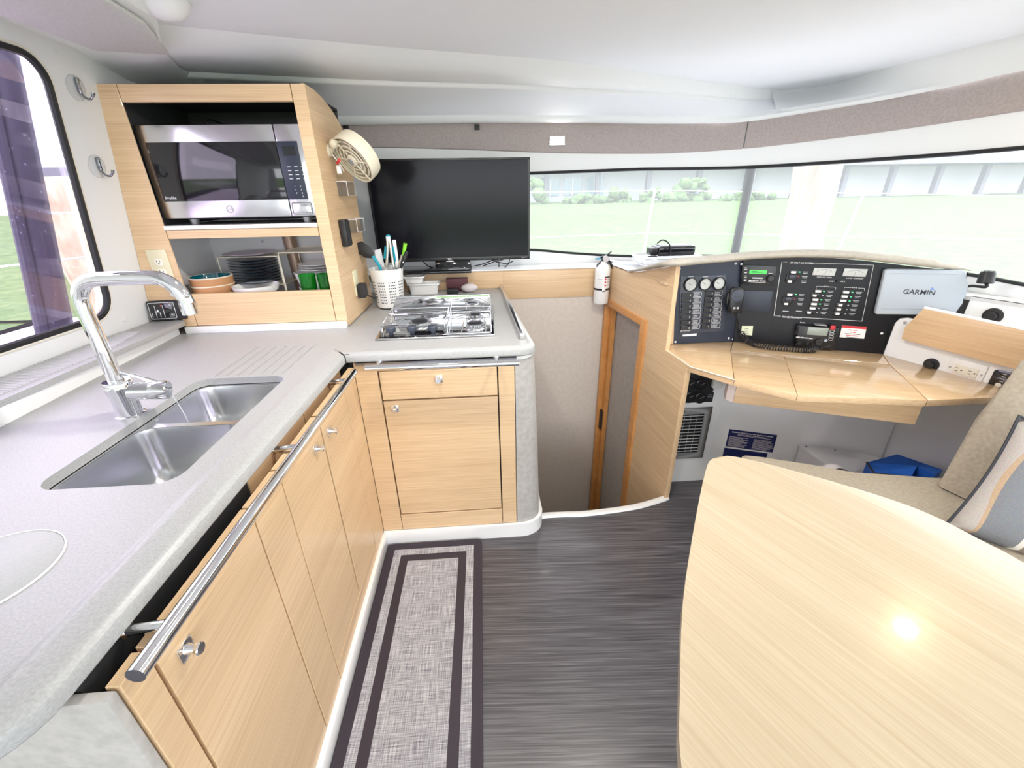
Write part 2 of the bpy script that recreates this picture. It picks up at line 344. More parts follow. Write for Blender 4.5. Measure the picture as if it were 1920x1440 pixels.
# upholstered band above the windows, in two lengths
isp = int(round(on_wc(1402, 255)[0])); iL = next(i for i in range(NW) if WC[i].x > -1.05)
tv_ = thing('trim_1', 'brown padded fabric band along the top of the windows', 'trim', (0, 0, 0)); del tv_['category']; tv_['kind'] = 'structure'
for a, b_ in ((iL, isp), (isp, NW - 1)):
    rows = []
    for f in (0, .06, .5, .94, 1):
        off = {0: .004, .06: .022, .5: .03, .94: .022, 1: .004}[f]
        rows.append([wc(i, ZVB[i] + (ZVT[i] - ZVB[i]) * f, off) + ((WC[min(i + 1, NW - 1)] - WC[i - 1]).normalized() * (.003 if i == a else -.003) if i in (a, b_) else V((0, 0, 0))) for i in range(a, b_ + 1)])
    part('panel', B().loft(rows), 'valance', tv_)
struct('wall_front_band', B().loft([[wc(i, ZVB[i] - .02, .002) for i in range(NW)], [wc(i, ZVT[i] + .03, .002) for i in range(NW)]]), 'gel')

# left wall with its window
def wl(y, z, off=0): return V((WX(z), y, z)) + V((.991, 0, -.134)) * off
hole = rrect(.75, 1.655, 1.06, 1.855, .075, 8)
struct('wall_left', B().sheet([wl(-2.6, -1.3), wl(2.75, -1.3), wl(2.75, 2.0), wl(-2.6, 2.0)], [[wl(y, z) for y, z in hole]]), 'gel2')
w1 = struct('window_1', B().prism([wl(y, z, -.02) for y, z in hole], (-.006, 0, 0)), 'tint_pane')
part('window_seal', B().tube([wl(y, z, .0) for y, z in rrect(.755, 1.65, 1.065, 1.85, .072, 8)], .011, 8, closed=True), 'gasket', w1)
part('window_bead', B().tube([wl(y, z, .0) for y, z in rrect(.742, 1.663, 1.052, 1.863, .082, 8)], .006, 8, closed=True), 'ivory2', w1)
for px, py in ((105, 97), (233, 600)):
    solo('screw_cap', B().cyl(onw(px, py), onw(px, py) + V((.004, 0, 0)), .007, seg=14), 'liner', 'small round screw cap at the top corner of the left window' if py < 300 else 'small round screw cap on the left wall just above the ribbed ledge', 'screw cap')

# aft end: open doorway onto the cockpit
struct('wall_back', B().sheet([(-1.75, -2.6, -1.2), (2.3, -2.6, -1.2), (2.3, -2.6, 2.0), (-1.45, -2.6, 2.0)], [[(-1.1, -2.6, .0 + .02), (2.05, -2.6, .02), (2.05, -2.6, 1.92), (-1.1, -2.6, 1.92)]]), 'gel')

# ceiling: main headliner, rolled step, lower front panel, trim roll
E1 = smooth_path([(-1.02, 1.70, 1.95), (-.36, 1.914, 1.95), (.10, 2.03, 1.95), (.478, 2.152, 1.95), (1.078, 2.42, 1.95), (1.5, 2.60, 1.95), (1.70, 2.66, 1.95)], 6)
E2 = smooth_path([(-1.12, 2.03, 1.90), (-.43, 2.173, 1.90), (.10, 2.25, 1.90), (.524, 2.332, 1.90), (1.05, 2.46, 1.90), (1.5, 2.625, 1.905), (1.71, 2.68, 1.925)], 6)
E3 = smooth_path([(1.70, 2.66, 1.95), (1.86, 2.52, 1.95), (1.90, 2.11, 1.95), (1.985, 1.76, 1.95), (2.05, 1.2, 1.95), (2.07, .5, 1.95), (2.07, -2.6, 1.95)], 6)
ADDED_HATCH = [[V((x, y, 1.95)) for x, y in rrect(a, b_, c_, d_, .05, 4)] for a, b_, c_, d_ in ((-.45, .35, -1.7, -.9),)]  # ceiling hatch out of view, added to let more daylight in
struct('ceiling', B().sheet(E1 + E3[1:] + [V((-.80, -2.6, 1.95)), V((-.80, 1.0, 1.95)), V((-.86, 1.5, 1.95)), V((-.93, 1.66, 1.95))], ADDED_HATCH), 'headliner')
rows = []
for t in (0, .12, .3, .5, .7, .85, .95, 1):
    rows.append([a.lerp(b_, t) + V((0, 0, .035 * math.sin(t * math.pi) * (-.25 if t < .5 else .0) - .0)) + V((0, 0, (a.z - b_.z) * (t - (3 * t * t - 2 * t ** 3)) * 0)) + V((0, 0, -.022 * math.sin(min(t * 1.0, 1) * math.pi))) for a, b_ in zip(E1, E2)])
for k_, h_ in enumerate(ADDED_HATCH):
    hw = struct('window_%d' % (k_ + 3), B().prism([p + V((0, 0, .06)) for p in h_], (0, 0, .006)), 'clear_film'); part('added_hatch_frame', B().loft([[p + V((0, 0, z)) for p in h_] for z in (-.006, .07)], True), 'gel', hw)
struct('ceiling_step', B().loft(rows), 'gel', sharp=60)
# lip roll just below the step, then the front panel down to the valance
n2 = len(E2); FT = []
jJ = on_wc(1500, 210)[0]; xJ = (WC[int(jJ)].lerp(WC[int(jJ) + 1], jJ - int(jJ))).x
def wcf(f, Z, off=0):
    i = min(int(f), NW - 2); t = f - i; return wc(i, Z[i], off).lerp(wc(i + 1, Z[i + 1], off), t)
def idx_x(x):
    for i in range(NW - 1):
        if WC[i].x <= x <= WC[i + 1].x: return i + (x - WC[i].x) / (WC[i + 1].x - WC[i].x)
for i in range(n2):
    f = (E2[i].x + 1.12) / (1.71 + 1.12); FT.append(wcf(min(idx_x(-1.12 + f * (xJ + 1.12)), jJ), ZVT, .03))
rollr = []
for t, dz in ((0, 0), (.015, -.010), (.04, -.014), (.07, -.008), (.09, .004)):
    rollr.append([E2[i].lerp(FT[i], t) + V((0, 0, dz)) for i in range(n2)])
struct('ceiling_lip', B().loft(rollr), 'gel', sharp=80)
fp = [[E2[i].lerp(FT[i], t) + V((0, 0, .006)) for i in range(n2)] for t in (.085, .5, .86)]
struct('ceiling_front', B().loft(fp), 'headliner')
tr = [[E2[i].lerp(FT[i], t) + V((0, 0, dz)) for i in range(n2)] for t, dz in ((.84, .006), (.86, -.008), (.90, -.018), (.96, -.016), (1.0, -.004), (1.03, .01))]
struct('trim_2', B().loft(tr), 'gel', sharp=80)
# cove from the headliner to the valance along the right side
LE = [0]
for a, b_ in zip(E3, E3[1:]): LE.append(LE[-1] + (b_ - a).length)
LW = [0.0]
for i in range(NW - 1): LW.append(LW[-1] + (WC[i + 1] - WC[i]).length)
def idx_l(l):
    for i in range(NW - 1):
        if LW[i] <= l <= LW[i + 1]: return i + (l - LW[i]) / (LW[i + 1] - LW[i])
    return NW - 1
lJ = LW[int(jJ)] + (jJ - int(jJ)) * (LW[int(jJ) + 1] - LW[int(jJ)])
SV = [wcf(idx_l(lJ + (LW[-1] - lJ) * l / LE[-1]), ZVT, .03) for l in LE]
E3 = [E1[-4], E1[-3], E1[-2]] + E3; SV = [wcf(jJ - q, ZVT, .03) for q in (1.5, 1, .5)] + SV
rows = [[E3[i].lerp(SV[i], t) + V((0, 0, dz)) for i in range(len(E3))] for t, dz in ((0, 0), (.06, -.012), (.3, -.012), (.6, -.006), (.85, -.008), (.91, -.017), (.965, -.015), (1, -.004), (1.03, .01))]
struct('ceiling_cove', B().loft(rows), 'gel', sharp=80)
# left soffit: white gutter, grey padded panel, white bulkhead above the cupboard
struct('ceiling_soffit', B().loft([[V((-.79, -2.6, 1.955)), V((-.79, .9, 1.955)), V((-.845, 1.5, 1.955)), V((-1.01, 1.78, 1.952)), V((-1.09, 2.04, 1.90)), V((-1.09, 2.75, 1.86))],
                                  [V((-.81, -2.6, 1.905)), V((-.81, .9, 1.905)), V((-.865, 1.5, 1.905)), V((-1.02, 1.78, 1.905)), V((-1.11, 2.04, 1.885)), V((-1.11, 2.75, 1.86))],
                                  [V((-.84, -2.6, 1.90)), V((-.84, .9, 1.90)), V((-.895, 1.5, 1.90)), V((-1.05, 1.78, 1.90)), V((-1.14, 2.04, 1.88)), V((-1.14, 2.75, 1.86))],
                                  [V((-1.35, -2.6, 1.92)), V((-1.35, .9, 1.92)), V((-1.35, 1.5, 1.92)), V((-1.35, 1.78, 1.91)), V((-1.35, 2.04, 1.86)), V((-1.35, 2.75, 1.84))]]), 'gel', sharp=50)
pn = B().prism([(-.83, -.8, 1.897), (-.83, 1.0, 1.897), (-.885, 1.5, 1.897), (-.995, 1.765, 1.897), (-1.195, 1.725, 1.897), (-1.185, -.8, 1.897)], (0, 0, -.012), .004)
struct('trim_3', pn, 'valance_light')

# floor with the stairwell cut out
step = smooth_path([(.16, 1.50, 0), (.224, 1.575, 0), (.34, 1.582, 0), (.456, 1.578, 0), (.678, 1.598, 0), (.80, 1.625, 0), (.908, 1.66, 0)], 5)
struct('floor', B().prism([V((-1.4, -2.6, 0)), V((-1.4, 1.5, 0))] + step + [V((.9, 1.84, 0)), V((1.2, 1.83, 0)), V((1.86, 1.58, 0)), V((2.25, 1.2, 0)), V((2.27, -2.6, 0))], (0, 0, -.04)), 'floor_wood')
nos = []
for i, p in enumerate(step):
    t = (step[min(i + 1, len(step) - 1)] - step[max(i - 1, 0)]).normalized(); nn = V((-t.y, t.x, 0))
    nos.append([p - nn * .004 + V((0, 0, .001)), p + V((0, 0, .010)), p + nn * .022 + V((0, 0, .012)), p + nn * .034 + V((0, 0, .004)), p + nn * .036 + V((0, 0, -.05))])
struct('trim_4', B().loft(nos), 'whitegloss', sharp=60)
struct('floor_lower', B().box((-1.75, -2.6, -1.2), (2.3, 2.85, -1.16)), 'floor_wood')
struct('wall_stairwell', B().box((.02, 2.60, -1.2), (.80, 2.63, .86)), 'stair_wall')
struct('wall_stairwell_riser', B().loft([[p + V((0, .02, -.04)) for p in step], [p + V((0, .02, -1.2)) for p in step]]), 'gel')
struct('wall_stairwell_left', B().box((.05, 1.60, -1.2), (.10, 2.60, .88)), 'leather_grey')

# ================================================================== GALLEY
XF, YF = -.50, 1.4835       # left front plane, cooker cupboard front plane
def knob_latch(parent, p, n, up):                # square chromed plate with a push button
    n = V(n); up = V(up); sd = n.cross(up); F = Frame(p, sd.cross(n) if False else up.cross(n), up)
    k = part('knob', B().fbox(F, -.0155, .0155, -.0155, .0155, 0, .004, .0012).lathe(V(p), n, [(0.0, .004), (.0095, .004), (.0075, .010), (.006, .016), (.0105, .019), (.0105, .024), (.009, .026), (0, .026)], 16), 'chrome', parent)
    return k
g = thing('galley_base_cabinet', 'long wooden galley base cabinet with three doors under the sink', 'cabinet', (-.52, .92, 0))
def lf(y0, y1, z0, z1, nm='door', th=.02, x=XF): return part(nm, B().box((x - th, y0 + .0012, z0), (x, y1 - .0012, z1), .0012, 1), 'wood_y', g)
lf(.37, .419, .075, .870, 'stile')
d1 = lf(.423, .714, .075, .870); lf(.7165, .845, .075, .870, 'filler_panel'); d2 = lf(.847, 1.106, .14, .870); d3 = lf(1.113, 1.351, .14, .870)
lf(.847, 1.351, .075, .137, 'bottom_rail'); lf(1.353, YF + .004, .075, .870, 'stile')
for d, (y, z) in ((d1, (.466, .80)), (d2, (1.048, .798)), (d3, (1.159, .79))): knob_latch(d, V((XF, y, z)), V((1, 0, 0)), V((0, 0, 1)))
part('carcass', B().box((-1.38, .385, .06), (-.5215, 1.47, .70)), 'blackmatte', g)
part('carcass_top', B().box((-.635, .385, .7005), (-.562, 1.50, .86)), 'blackmatte', g)
part('end_panel', B().box((-1.4, .352, .0), (-.502, .3685, .869), .004), 'leather_grey', g, 'grey padded end panel')
part('plinth', B().box((-.54, .37, 0), (-.486, 1.47, .072), .004), 'whitegloss', g)
fa = B()
part('fascia', B().box((-.56, .80, .74), (-.546, 1.12, .889)), 'wood_y', g); part('fascia', B().box((-.56, 1.124, .74), (-.546, 1.47, .889)), 'wood_y', g)
part('recess_shade', B().box((-.56, .37, .74), (-.548, .798, .889)), 'blackmatte', g)  # black board standing in for the shade of the gap under the worktop

s = thing('cooker_cabinet', 'wooden cooker cabinet with one drawer over one door below the hob', 'cabinet', (-.2, 1.6, 0))
def cf(x0, x1, z0, z1, nm): return part(nm, B().box((x0 + .0012, YF, z0 + .0012), (x1 - .0012, YF + .02, z1 - .0012), .0012, 1), 'wood_x', s)
cf(XF + .0005, -.414, .075, .889, 'stile'); cf(.040, .105, .075, .889, 'stile'); cf(-.414, .040, .853, .889, 'top_rail')
dr = cf(-.411, .037, .729, .850, 'drawer'); dd = cf(-.411, .037, .164, .725, 'door'); cf(-.414, .040, .075, .161, 'bottom_rail')
knob_latch(dr, V((-.189, YF, .811)), V((0, -1, 0)), V((0, 0, 1))); knob_latch(dd, V((-.369, YF, .692)), V((0, -1, 0)), V((0, 0, 1)))
part('carcass', B().box((-.52, YF + .0215, .06), (.09, 2.55, .885)), 'blackmatte', s)
part('trim_strip', B().box((-.49, YF - .006, .880), (.112, YF + .002, .8895)), 'dark_chrome', s)
# rounded padded end post
pf_ = lambda rx: [(.107, YF + .002)] + [(.125 + rx * math.sin(a), YF + .085 - .083 * math.cos(a)) for a in [i * math.pi / 2 / 10 for i in range(11)]] + [(.125 + rx - .005, 1.70), (.107, 1.70)]
pp = pf_(.062)
part('end_post', B().loft([[V((x, y, z)) for x, y in pf_(r_)] for z, r_ in ((.074, .092), (.25, .088), (.5, .08), (.75, .070), (.875, .064))], True, True), 'leather_grey', s, 'grey padded rounded end post')
part('end_cap', B().prism([(x, y, .876) for x, y in pp], (0, 0, .0135)), 'whitegloss', s)
pl = [(-.5, YF - .012), (.11, YF - .012)] + [(.125 + .108 * math.sin(a), YF + .085 - .097 * math.cos(a)) for a in [i * math.pi / 2 / 10 for i in range(11)]] + [(.233, 1.70), (-.5, 1.70)]
part('plinth', B().prism([(x, y, 0) for x, y in pl], (0, 0, .073), .003), 'whitegloss', s)

# worktop: L-shaped slab with rounded raised edge, sink cut-out and draining grooves
ZC = .925
wt = thing('worktop', 'grey speckled L-shaped galley worktop around the sink and hob', 'worktop', (-.7, 1.2, .89))
def arc(cx, cy, r, a0, a1, n=8): return [V((cx + r * math.cos(math.radians(a0 + (a1 - a0) * i / n)), cy + r * math.sin(math.radians(a0 + (a1 - a0) * i / n)), 0)) for i in range(n + 1)]
edge = [V((-1.40, .255, 0)), V((-1.0, .255, 0))] + arc(-.620, .345, .09, -90, 0) + [V((-.529, .55, 0)), V((-.527, .9, 0)), V((-.523, 1.25, 0)), V((-.519, 1.47, 0))]
edge2 = [V((-.519, 1.478, 0)), V((-.2, 1.478, 0)), V((.1, 1.478, 0))] + arc(.135, 1.533, .055, -90, 5) + [V((.175, 1.75, 0)), V((.15, 2.1, 0)), V((.118, 2.592, 0))]
def inset(path, d):
    out = []
    for i, p in enumerate(path):
        t = (path[min(i + 1, len(path) - 1)] - path[max(i - 1, 0)]).normalized(); out.append(p + V((-t.y, t.x, 0)) * d)
    return out
prof = [(.078, 0), (.074, .0004), (.066, .003), (.060, .0052), (.056, .0058), (.052, .0055), (.016, .0015), (.008, -.001), (.002, -.006), (0, -.011), (0, -.029), (.003, -.033), (.08, -.034)]
prof2 = [(.030, 0), (.029, .0003), (.026, .002), (.023, .004), (.021, .0042), (.018, .0038), (.010, .001), (.006, -.001), (.002, -.006), (0, -.011), (0, -.029), (.003, -.033), (.03, -.034)]
def edge_rows(path, pf, clampx=None, clampy=None):
    rows = []
    for d, dz in pf:
        r = [p + V((0, 0, ZC + dz)) for p in inset(path, d)]
        if clampy is not None:
            r[-1].y = clampy + d
        rows.append(r)
    return rows
part('edge', B().loft(edge_rows(edge, prof, clampy=1.470)), 'corian', wt, sharp=28)
e2 = edge_rows(edge2, prof2)
for r, (d, dz) in zip(e2, prof2): r[0].x = -.519 - d * 1.0
part('edge', B().loft(e2), 'corian', wt, sharp=28)
in1 = [p + V((0, 0, ZC)) for p in inset(edge, .078)]; in1[-1].y = 1.548; in2 = [p + V((0, 0, ZC)) for p in inset(edge2, .030)]; in2[0].x = -.549
sk = rrect(-.930, -.650, .740, 1.300, .045, 8)
gro = [(-.889 + i * .0357, 1.322, 1.615) for i in range(7)]
def slot(x, y0, y1, r=.0055): return [(x + r * math.cos(a), y1 + r * math.sin(a)) for a in [i * math.pi / 6 for i in range(7)]] + [(x - r * math.cos(a), y0 - r * math.sin(a)) for a in [i * math.pi / 6 for i in range(7)]]
lidc = (-.80, .521); lidr = .0985
holes = [[V((x, y, ZC)) for x, y in sk]] + [[V((x, y, ZC)) for x, y in slot(*q)] for q in gro]
outer = in1[:-1] + [V((in1[-1].x, 1.508, ZC)), V((-.549, 1.508, ZC))] + in2[1:] + [V((-.62, 2.592, ZC)), V((-1.40, 2.592, ZC))]
part('slab', B().sheet(outer, holes), 'corian', wt)
sl = B().loft([[V((x, y, ZC)) for x, y in sk], [V((x, y, ZC - .022)) for x, y in sk]], True)
for q in gro:
    a = slot(*q); b_ = slot(q[0], q[1], q[2], .003)
    sl.loft([[V((x, y, ZC)) for x, y in a], [V((x, y, ZC - .004)) for x, y in b_]], True, False); sl.bm.faces.new([sl.bm.verts.new((x, y, ZC - .004)) for x, y in b_])
part('groove', sl, 'corian', wt, stuff=True)
part('seam', B().cell([V(p) for p in ((-.585, 1.55, ZC), (-.583, 1.549, ZC), (-.521, 1.482, ZC), (-.523, 1.483, ZC), (-.585, 1.55, ZC + .0006), (-.583, 1.549, ZC + .0006), (-.503, 1.482, ZC + .0006), (-.505, 1.483, ZC + .0006))]), 'alu', wt)
part('underside', B().box((-.6, 1.50, .8905), (.10, 2.55, .892)), 'corian', wt)
# raised fiddle at the right side of the hob counter
fi = [V((.135, 1.573, ZC)), V((.152, 1.573, ZC)), V((.113, 2.57, ZC)), V((.098, 2.57, ZC))]
part('fiddle', B().prism(fi, (0, 0, .028), .003), 'steel_brush', wt, 'brushed steel raised lip')
part('backsplash', B().prism([V((-1.314, 1.8245, ZC - .001)), V((-1.255, .95, ZC - .001)), V((-1.20, .255, ZC - .001)), V((-1.36, .255, ZC - .001)), V((-1.36, 1.8245, ZC - .001))], (0, 0, .045), .002), 'whitegloss', wt, 'white upstand strip')
lid = thing('worktop_bin_lid', 'round flush lid let into the near end of the worktop', 'lid', (*lidc, ZC))
part('disc', B().lathe((*lidc, ZC), (0, 0, 1), [(0, .0022), (lidr - .004, .0022), (lidr - .0015, .0014), (lidr - .001, .0004)], 64), 'corian_lid', lid)
part('ring', B().lathe((*lidc, ZC), (0, 0, 1), [(lidr - .0012, .0003), (lidr - .0008, .0026), (lidr + .0008, .0026), (lidr + .0014, .0003)], 64), 'whitegloss', lid)

# window ledge with ribbed plastic grille
lg = thing('window_ledge', 'narrow grey ledge with ribbed vent strip under the left window', 'ledge', (-1.33, 1.0, .968))
part('board', B().prism([V((-1.27, .25, .968)), V((-1.262, 1.2, .968)), V((-1.262, 1.80, .968)), V((-1.285, 1.832, .968)), V((-1.415, 1.832, .968)), V((-1.415, .25, .968))], (0, 0, .018), .004), 'corian', lg)
rb = B()
for i in range(112):
    y = .30 + i * .0122
    if y > 1.66: break
    xa = -1.415; xb = -1.292 - max(0, y - 1.45) * .25
    rb.cell([(xa, y, .985), (xb, y, .985), (xb, y + .008, .985), (xa, y + .008, .985), (xa, y + .002, .9905), (xb, y + .002, .9905), (xb, y + .006, .9905), (xa, y + .006, .9905)])
part('rib', rb, 'rib_grey', lg, stuff=True)

# double sink
sink = thing('double_sink', 'stainless steel double sink set into the worktop', 'sink', (-.79, 1.02, .76))
def bowl(y0, y1, dep, nm):
    rows = []
    for t, ins, z in ((0, -.012, 0), (0, 0, -.001), (.1, .002, -.012), (.3, .006, -.05), (.6, .012, -dep * .65), (.8, .02, -dep * .86), (.9, .034, -dep * .96), (1, .06, -dep)):
        r = max(.02, .044 - ins * .25 if ins >= 0 else .046)
        q = rrect(-.923 + ins, -.657 - ins, y0 + ins, y1 - ins, r, 6); rows.append([V((x, y, ZC - .024 + z)) for x, y in q])
    b = B().loft(rows, True); b.bm.faces.new([b.bm.verts.new(p) for p in rows[-1]])
    o = part(nm, b, 'steel', sink)
    cx, cy = -.79, (y0 + y1) / 2; z = ZC - .024 - dep
    part('drain', B().lathe((cx, cy, z), (0, 0, 1), [(.036, .001), (.034, .004), (.026, .003), (.022, .0005), (0, .0005)], 24), 'chrome', o)
bowl(.747, 1.028, .155, 'near_bowl'); bowl(1.046, 1.293, .135, 'far_bowl')
part('rim', B().sheet([V((x, y, ZC - .0235)) for x, y in rrect(-.945, -.635, .725, 1.315, .05, 6)], [[V((x, y, ZC - .0235)) for x, y in rrect(-.922, -.658, .748, 1.027, .044, 6)], [V((x, y, ZC - .0235)) for x, y in rrect(-.922, -.658, 1.047, 1.292, .044, 6)]]), 'steel_brush', sink)

# mixer tap
tap = thing('mixer_tap', 'chrome mixer tap with square swan-neck spout behind the sink', 'tap', (-.962, 1.06, ZC))
TX, TY = -.962, 1.06
part('body', B().lathe((TX, TY, ZC), (0, 0, 1), [(0, 0), (.033, 0), (.033, .006), (.0285, .008), (.0285, .060), (.031, .078), (.0315, .098), (.029, .103), (0, .104)], 28), 'chrome', tap)
hb = V((TX, TY, ZC + .072)); hd = (V((-.862, 1.085, .985)) - hb); hl = hd.length; hd.normalize()
bar = part('barrel', B().lathe(hb, hd, [(.024, 0), (.0245, hl * .62), (.0245, hl * .63), (.0255, hl * .66), (.0255, hl * .98), (.023, hl), (0, hl + .001)], 24), 'chrome', tap)
part('lever', B().tube([hb + hd * hl * .8 + V((0, 0, .022)), hb + hd * hl * .45 + V((-.01, 0, .045)), hb + hd * hl * .18 + V((-.02, 0, .062))], [.0055, .0055, .006], 8).ball(hb + hd * hl * .16 + V((-.021, 0, .063)), .009), 'chrome', bar)
yt = TY
sp = [(TX, yt, ZC + .09), (TX, yt, 1.16), (TX, yt, 1.225), (TX + .006, yt, 1.253), (TX + .022, yt, 1.274), (TX + .045, yt, 1.284), (TX + .08, yt, 1.286), (-.80, yt, 1.286), (-.768, yt, 1.283), (-.742, yt, 1.268), (-.727, yt, 1.245), (-.722, yt, 1.222)]
part('spout', B().tube(smooth_path(sp, 4), .0165, 18), 'chrome', tap)
part('aerator', B().cyl((-.7225, yt, 1.224), (-.721, yt, 1.196), .0185, .018, 18), 'chrome', tap)
ch = B(); c0 = V((-.872, 1.10, .965)); c1 = V((-.86, 1.105, .86))
for i in range(34): ch.ball(c0.lerp(c1, i / 33) + V((.004 * math.sin(i * .09), 0, 0)), .0017, 6)
part('plug_chain', ch, 'chain', tap, stuff=True)

# hand rails
def rail(nm, lab, a, b_, posts, dirn, plate=None):
    t = thing(nm, lab, 'handrail', (V(a) + V(b_)) / 2)
    part('bar', B().cyl(a, b_, .0125, seg=20), 'chrome', t)
    for p in posts: part('bracket', B().cyl(p, V(p) + V(dirn), .0085, seg=14).cyl(V(p) + V(dirn) * .93, V(p) + V(dirn), .012, seg=14), 'chrome', t)
    return t
rail('handrail', 'long chrome handrail in front of the sink cabinet doors', (-.470, .368, .893), (-.470, 1.398, .888), [(-.472, .445, .886), (-.472, .926, .882), (-.472, 1.345, .880)], (-.074, 0, -.006))
t_ = rail('handrail', 'short chrome handrail under the front of the hob counter', (-.440, 1.434, .886), (.118, 1.434, .883), [(-.40, 1.436, .885), (.035, 1.436, .884)], (0, .046, .002))

# ------------------------------------------------------------------ gas hob
hob = thing('gas_hob', 'polished steel gas hob with wire grates and upright splash lid', 'hob', (-.2, 1.8, ZC))
hp = [V((-.444, 1.626, ZC)), V((.037, 1.632, ZC)), V((.042, 2.0, ZC)), V((-.452, 2.0, ZC))]
part('pan', B().prism(hp, (0, 0, .010), .005, 3), 'mirror_steel', hob)
part('tray', B().prism([V((-.425, 1.645, ZC + .010)), V((.02, 1.65, ZC + .010)), V((.025, 1.985, ZC + .010)), V((-.43, 1.985, ZC + .010))], (0, 0, .0015)), 'mirror_steel', hob)
part('control_plate', B().prism([V((-.430, 1.64, ZC + .0105)), V((-.175, 1.643, ZC + .0105)), V((-.178, 1.70, ZC + .0105)), V((-.432, 1.70, ZC + .0105))], (0, 0, .0022)), 'blackgloss', hob)
LF = Frame((-.452, 1.992, ZC + .004), (1, 0, 0), (0, -.10, 1))
L = part('lid', B().prism([LF.p(0, 0), LF.p(.502, 0), LF.p(.476, .094), LF.p(.040, .094)], LF.n * -.008, .002), 'mirror_steel', hob)
part('hinge_rod', B().cyl(LF.p(.02, .012, .008), LF.p(.48, .012, .008), .004, seg=10), 'chrome', hob)
def burner(x, y, r):
    b = part('burner', B().lathe((x, y, ZC + .0115), (0, 0, 1), [(r * 1.45, 0), (r * 1.42, .004), (r * 1.25, .006), (r * 1.15, .003), (r * .95, .003), (r * .93, .014), (r * .8, .017), (0, .017)], 32), 'steel', hob)
    part('cap', B().lathe((x, y, ZC + .0275), (0, 0, 1), [(0, .007), (r * .6, .007), (r * .78, .005), (r * .80, 0)], 28), 'black', b)
    tb = B()
    for i in range(26):
        a = i * 2 * math.pi / 26; tb.box((x + r * .9 * math.cos(a) - .0015, y + r * .9 * math.sin(a) - .0015, ZC + .016), (x + r * .9 * math.cos(a) + .0015, y + r * .9 * math.sin(a) + .0015, ZC + .0305))
    part('flame_teeth', tb, 'dark_chrome', b, stuff=True)
burner(-.285, 1.80, .043); burner(-.045, 1.735, .036); burner(-.045, 1.885, .027)
ZG = ZC + .040
gr = part('grate', B().tube([(-.432, 1.705, ZG), (-.170, 1.705, ZG), (-.170, 1.985, ZG), (-.44, 1.985, ZG)], .0028, 8, closed=True), 'chrome', hob)
g2_ = part('grate', B().tube([(-.155, 1.645, ZC + .015), (-.155, 1.652, ZG), (-.16, 1.985, ZG), (.028, 1.985, ZG), (.024, 1.655, ZG), (.023, 1.648, ZC + .015)], .0028, 8).tube([(-.155, 1.645, ZC + .015), (.023, 1.648, ZC + .015)], .0028, 8), 'chrome', hob)
gb = [((-.44, 1.90, ZG), (-.345, 1.85, ZG)), ((-.435, 1.73, ZG), (-.345, 1.765, ZG)), ((-.170, 1.73, ZG), (-.23, 1.765, ZG)), ((-.170, 1.90, ZG), (-.23, 1.84, ZG)),
      ((-.10, 1.650, ZC + .015), (-.09, 1.70, ZG)), ((.0, 1.650, ZC + .015), (0, 1.70, ZG)), ((-.09, 1.985, ZG), (-.085, 1.92, ZG)), ((-.002, 1.985, ZG), (-.008, 1.92, ZG)), ((.026, 1.81, ZG), (-.012, 1.81, ZG)), ((-.157, 1.81, ZG), (-.08, 1.81, ZG))]
for a, b_ in gb: part('grate_bar', B().tube([a, V(a).lerp(V(b_), .5), V(b_) + V((0, 0, .008))], .0024, 8), 'chrome', gr if a[0] <= -.165 else g2_)
for x, y in ((-.430, 1.707), (.027, 1.98), (-.437, 1.98), (-.172, 1.707), (-.172, 1.98), (-.16, 1.98)): part('grate_foot', B().cyl((x, y, ZC + .010), (x, y, ZG), .003, seg=8), 'chrome', gr)
part('grate_guard', B().tube([(-.43, 1.70, ZC + .015), (-.43, 1.70, ZC + .034), (-.17, 1.70, ZC + .034), (-.17, 1.70, ZC + .015)], .0025, 8), 'chrome', hob)
for x in (-.385, -.30, -.215):
    kb = part('knob', B().lathe((x, 1.668, ZC + .012), (0, 0, 1), [(.009, 0), (.009, .012), (.019, .013), (.0205, .018), (.0205, .030), (.018, .0335), (0, .034)], 24), 'navplate', hob)

# ================================================================== WALL CUPBOARD WITH MICROWAVE
YM = 1.84
cb = thing('crockery_cupboard', 'wooden open-fronted cupboard holding the microwave and crockery', 'cupboard', (-.95, 2.05, .93))
def wf(x0, x1, z0, z1, nm): return part(nm, B().box((x0 + .001, YM, z0 + .001), (x1 - .001, YM + .02, z1 - .001), .001, 1), 'wood_x', cb)
part('stile', B().prism([V((-1.308, YM, 1.823)), V((-1.2435, YM, 1.823)), V((-1.2435, YM, .955)), V((-1.293, YM, .955)), V((-1.297, YM, .988)), V((-1.418, YM, .988))], (0, .007, 0), .001, 1), 'wood_x', cb)
wf(-.655, -.605, .955, 1.823, 'stile'); wf(-1.2415, -.656, 1.768, 1.823, 'top_rail'); wf(-1.2415, -.656, 1.310, 1.345, 'shelf_rail'); wf(-1.2415, -.656, .955, 1.092, 'bottom_rail')
part('microwave_shelf', B().box((-1.264, YM + .008, 1.3455), (-.6555, 2.26, 1.360)), 'whitegloss', cb); part('shelf_edge', B().box((-1.2425, YM - .006, 1.3455), (-.6555, YM + .0075, 1.360), .001, 1), 'whitegloss', cb)
sp_ = [(YM + .0005, .955), (YM + .0005, 1.823), (1.93, 1.822), (2.02, 1.812), (2.12, 1.788), (2.20, 1.757), (2.27, 1.716), (2.30, 1.69), (2.30, .930), (1.86, .930)]
part('side_panel', B().prism([V((-.620, y, z)) for y, z in sp_], (.0145, 0, 0), .0008, 1), 'wood_y', cb)
part('side_panel', B().box((-1.336, 1.848, .955), (-1.330, 2.26, 1.345)), 'liner', cb); part('side_panel', B().box((-1.268, 1.848, 1.361), (-1.264, 2.26, 1.80)), 'cupdark', cb)
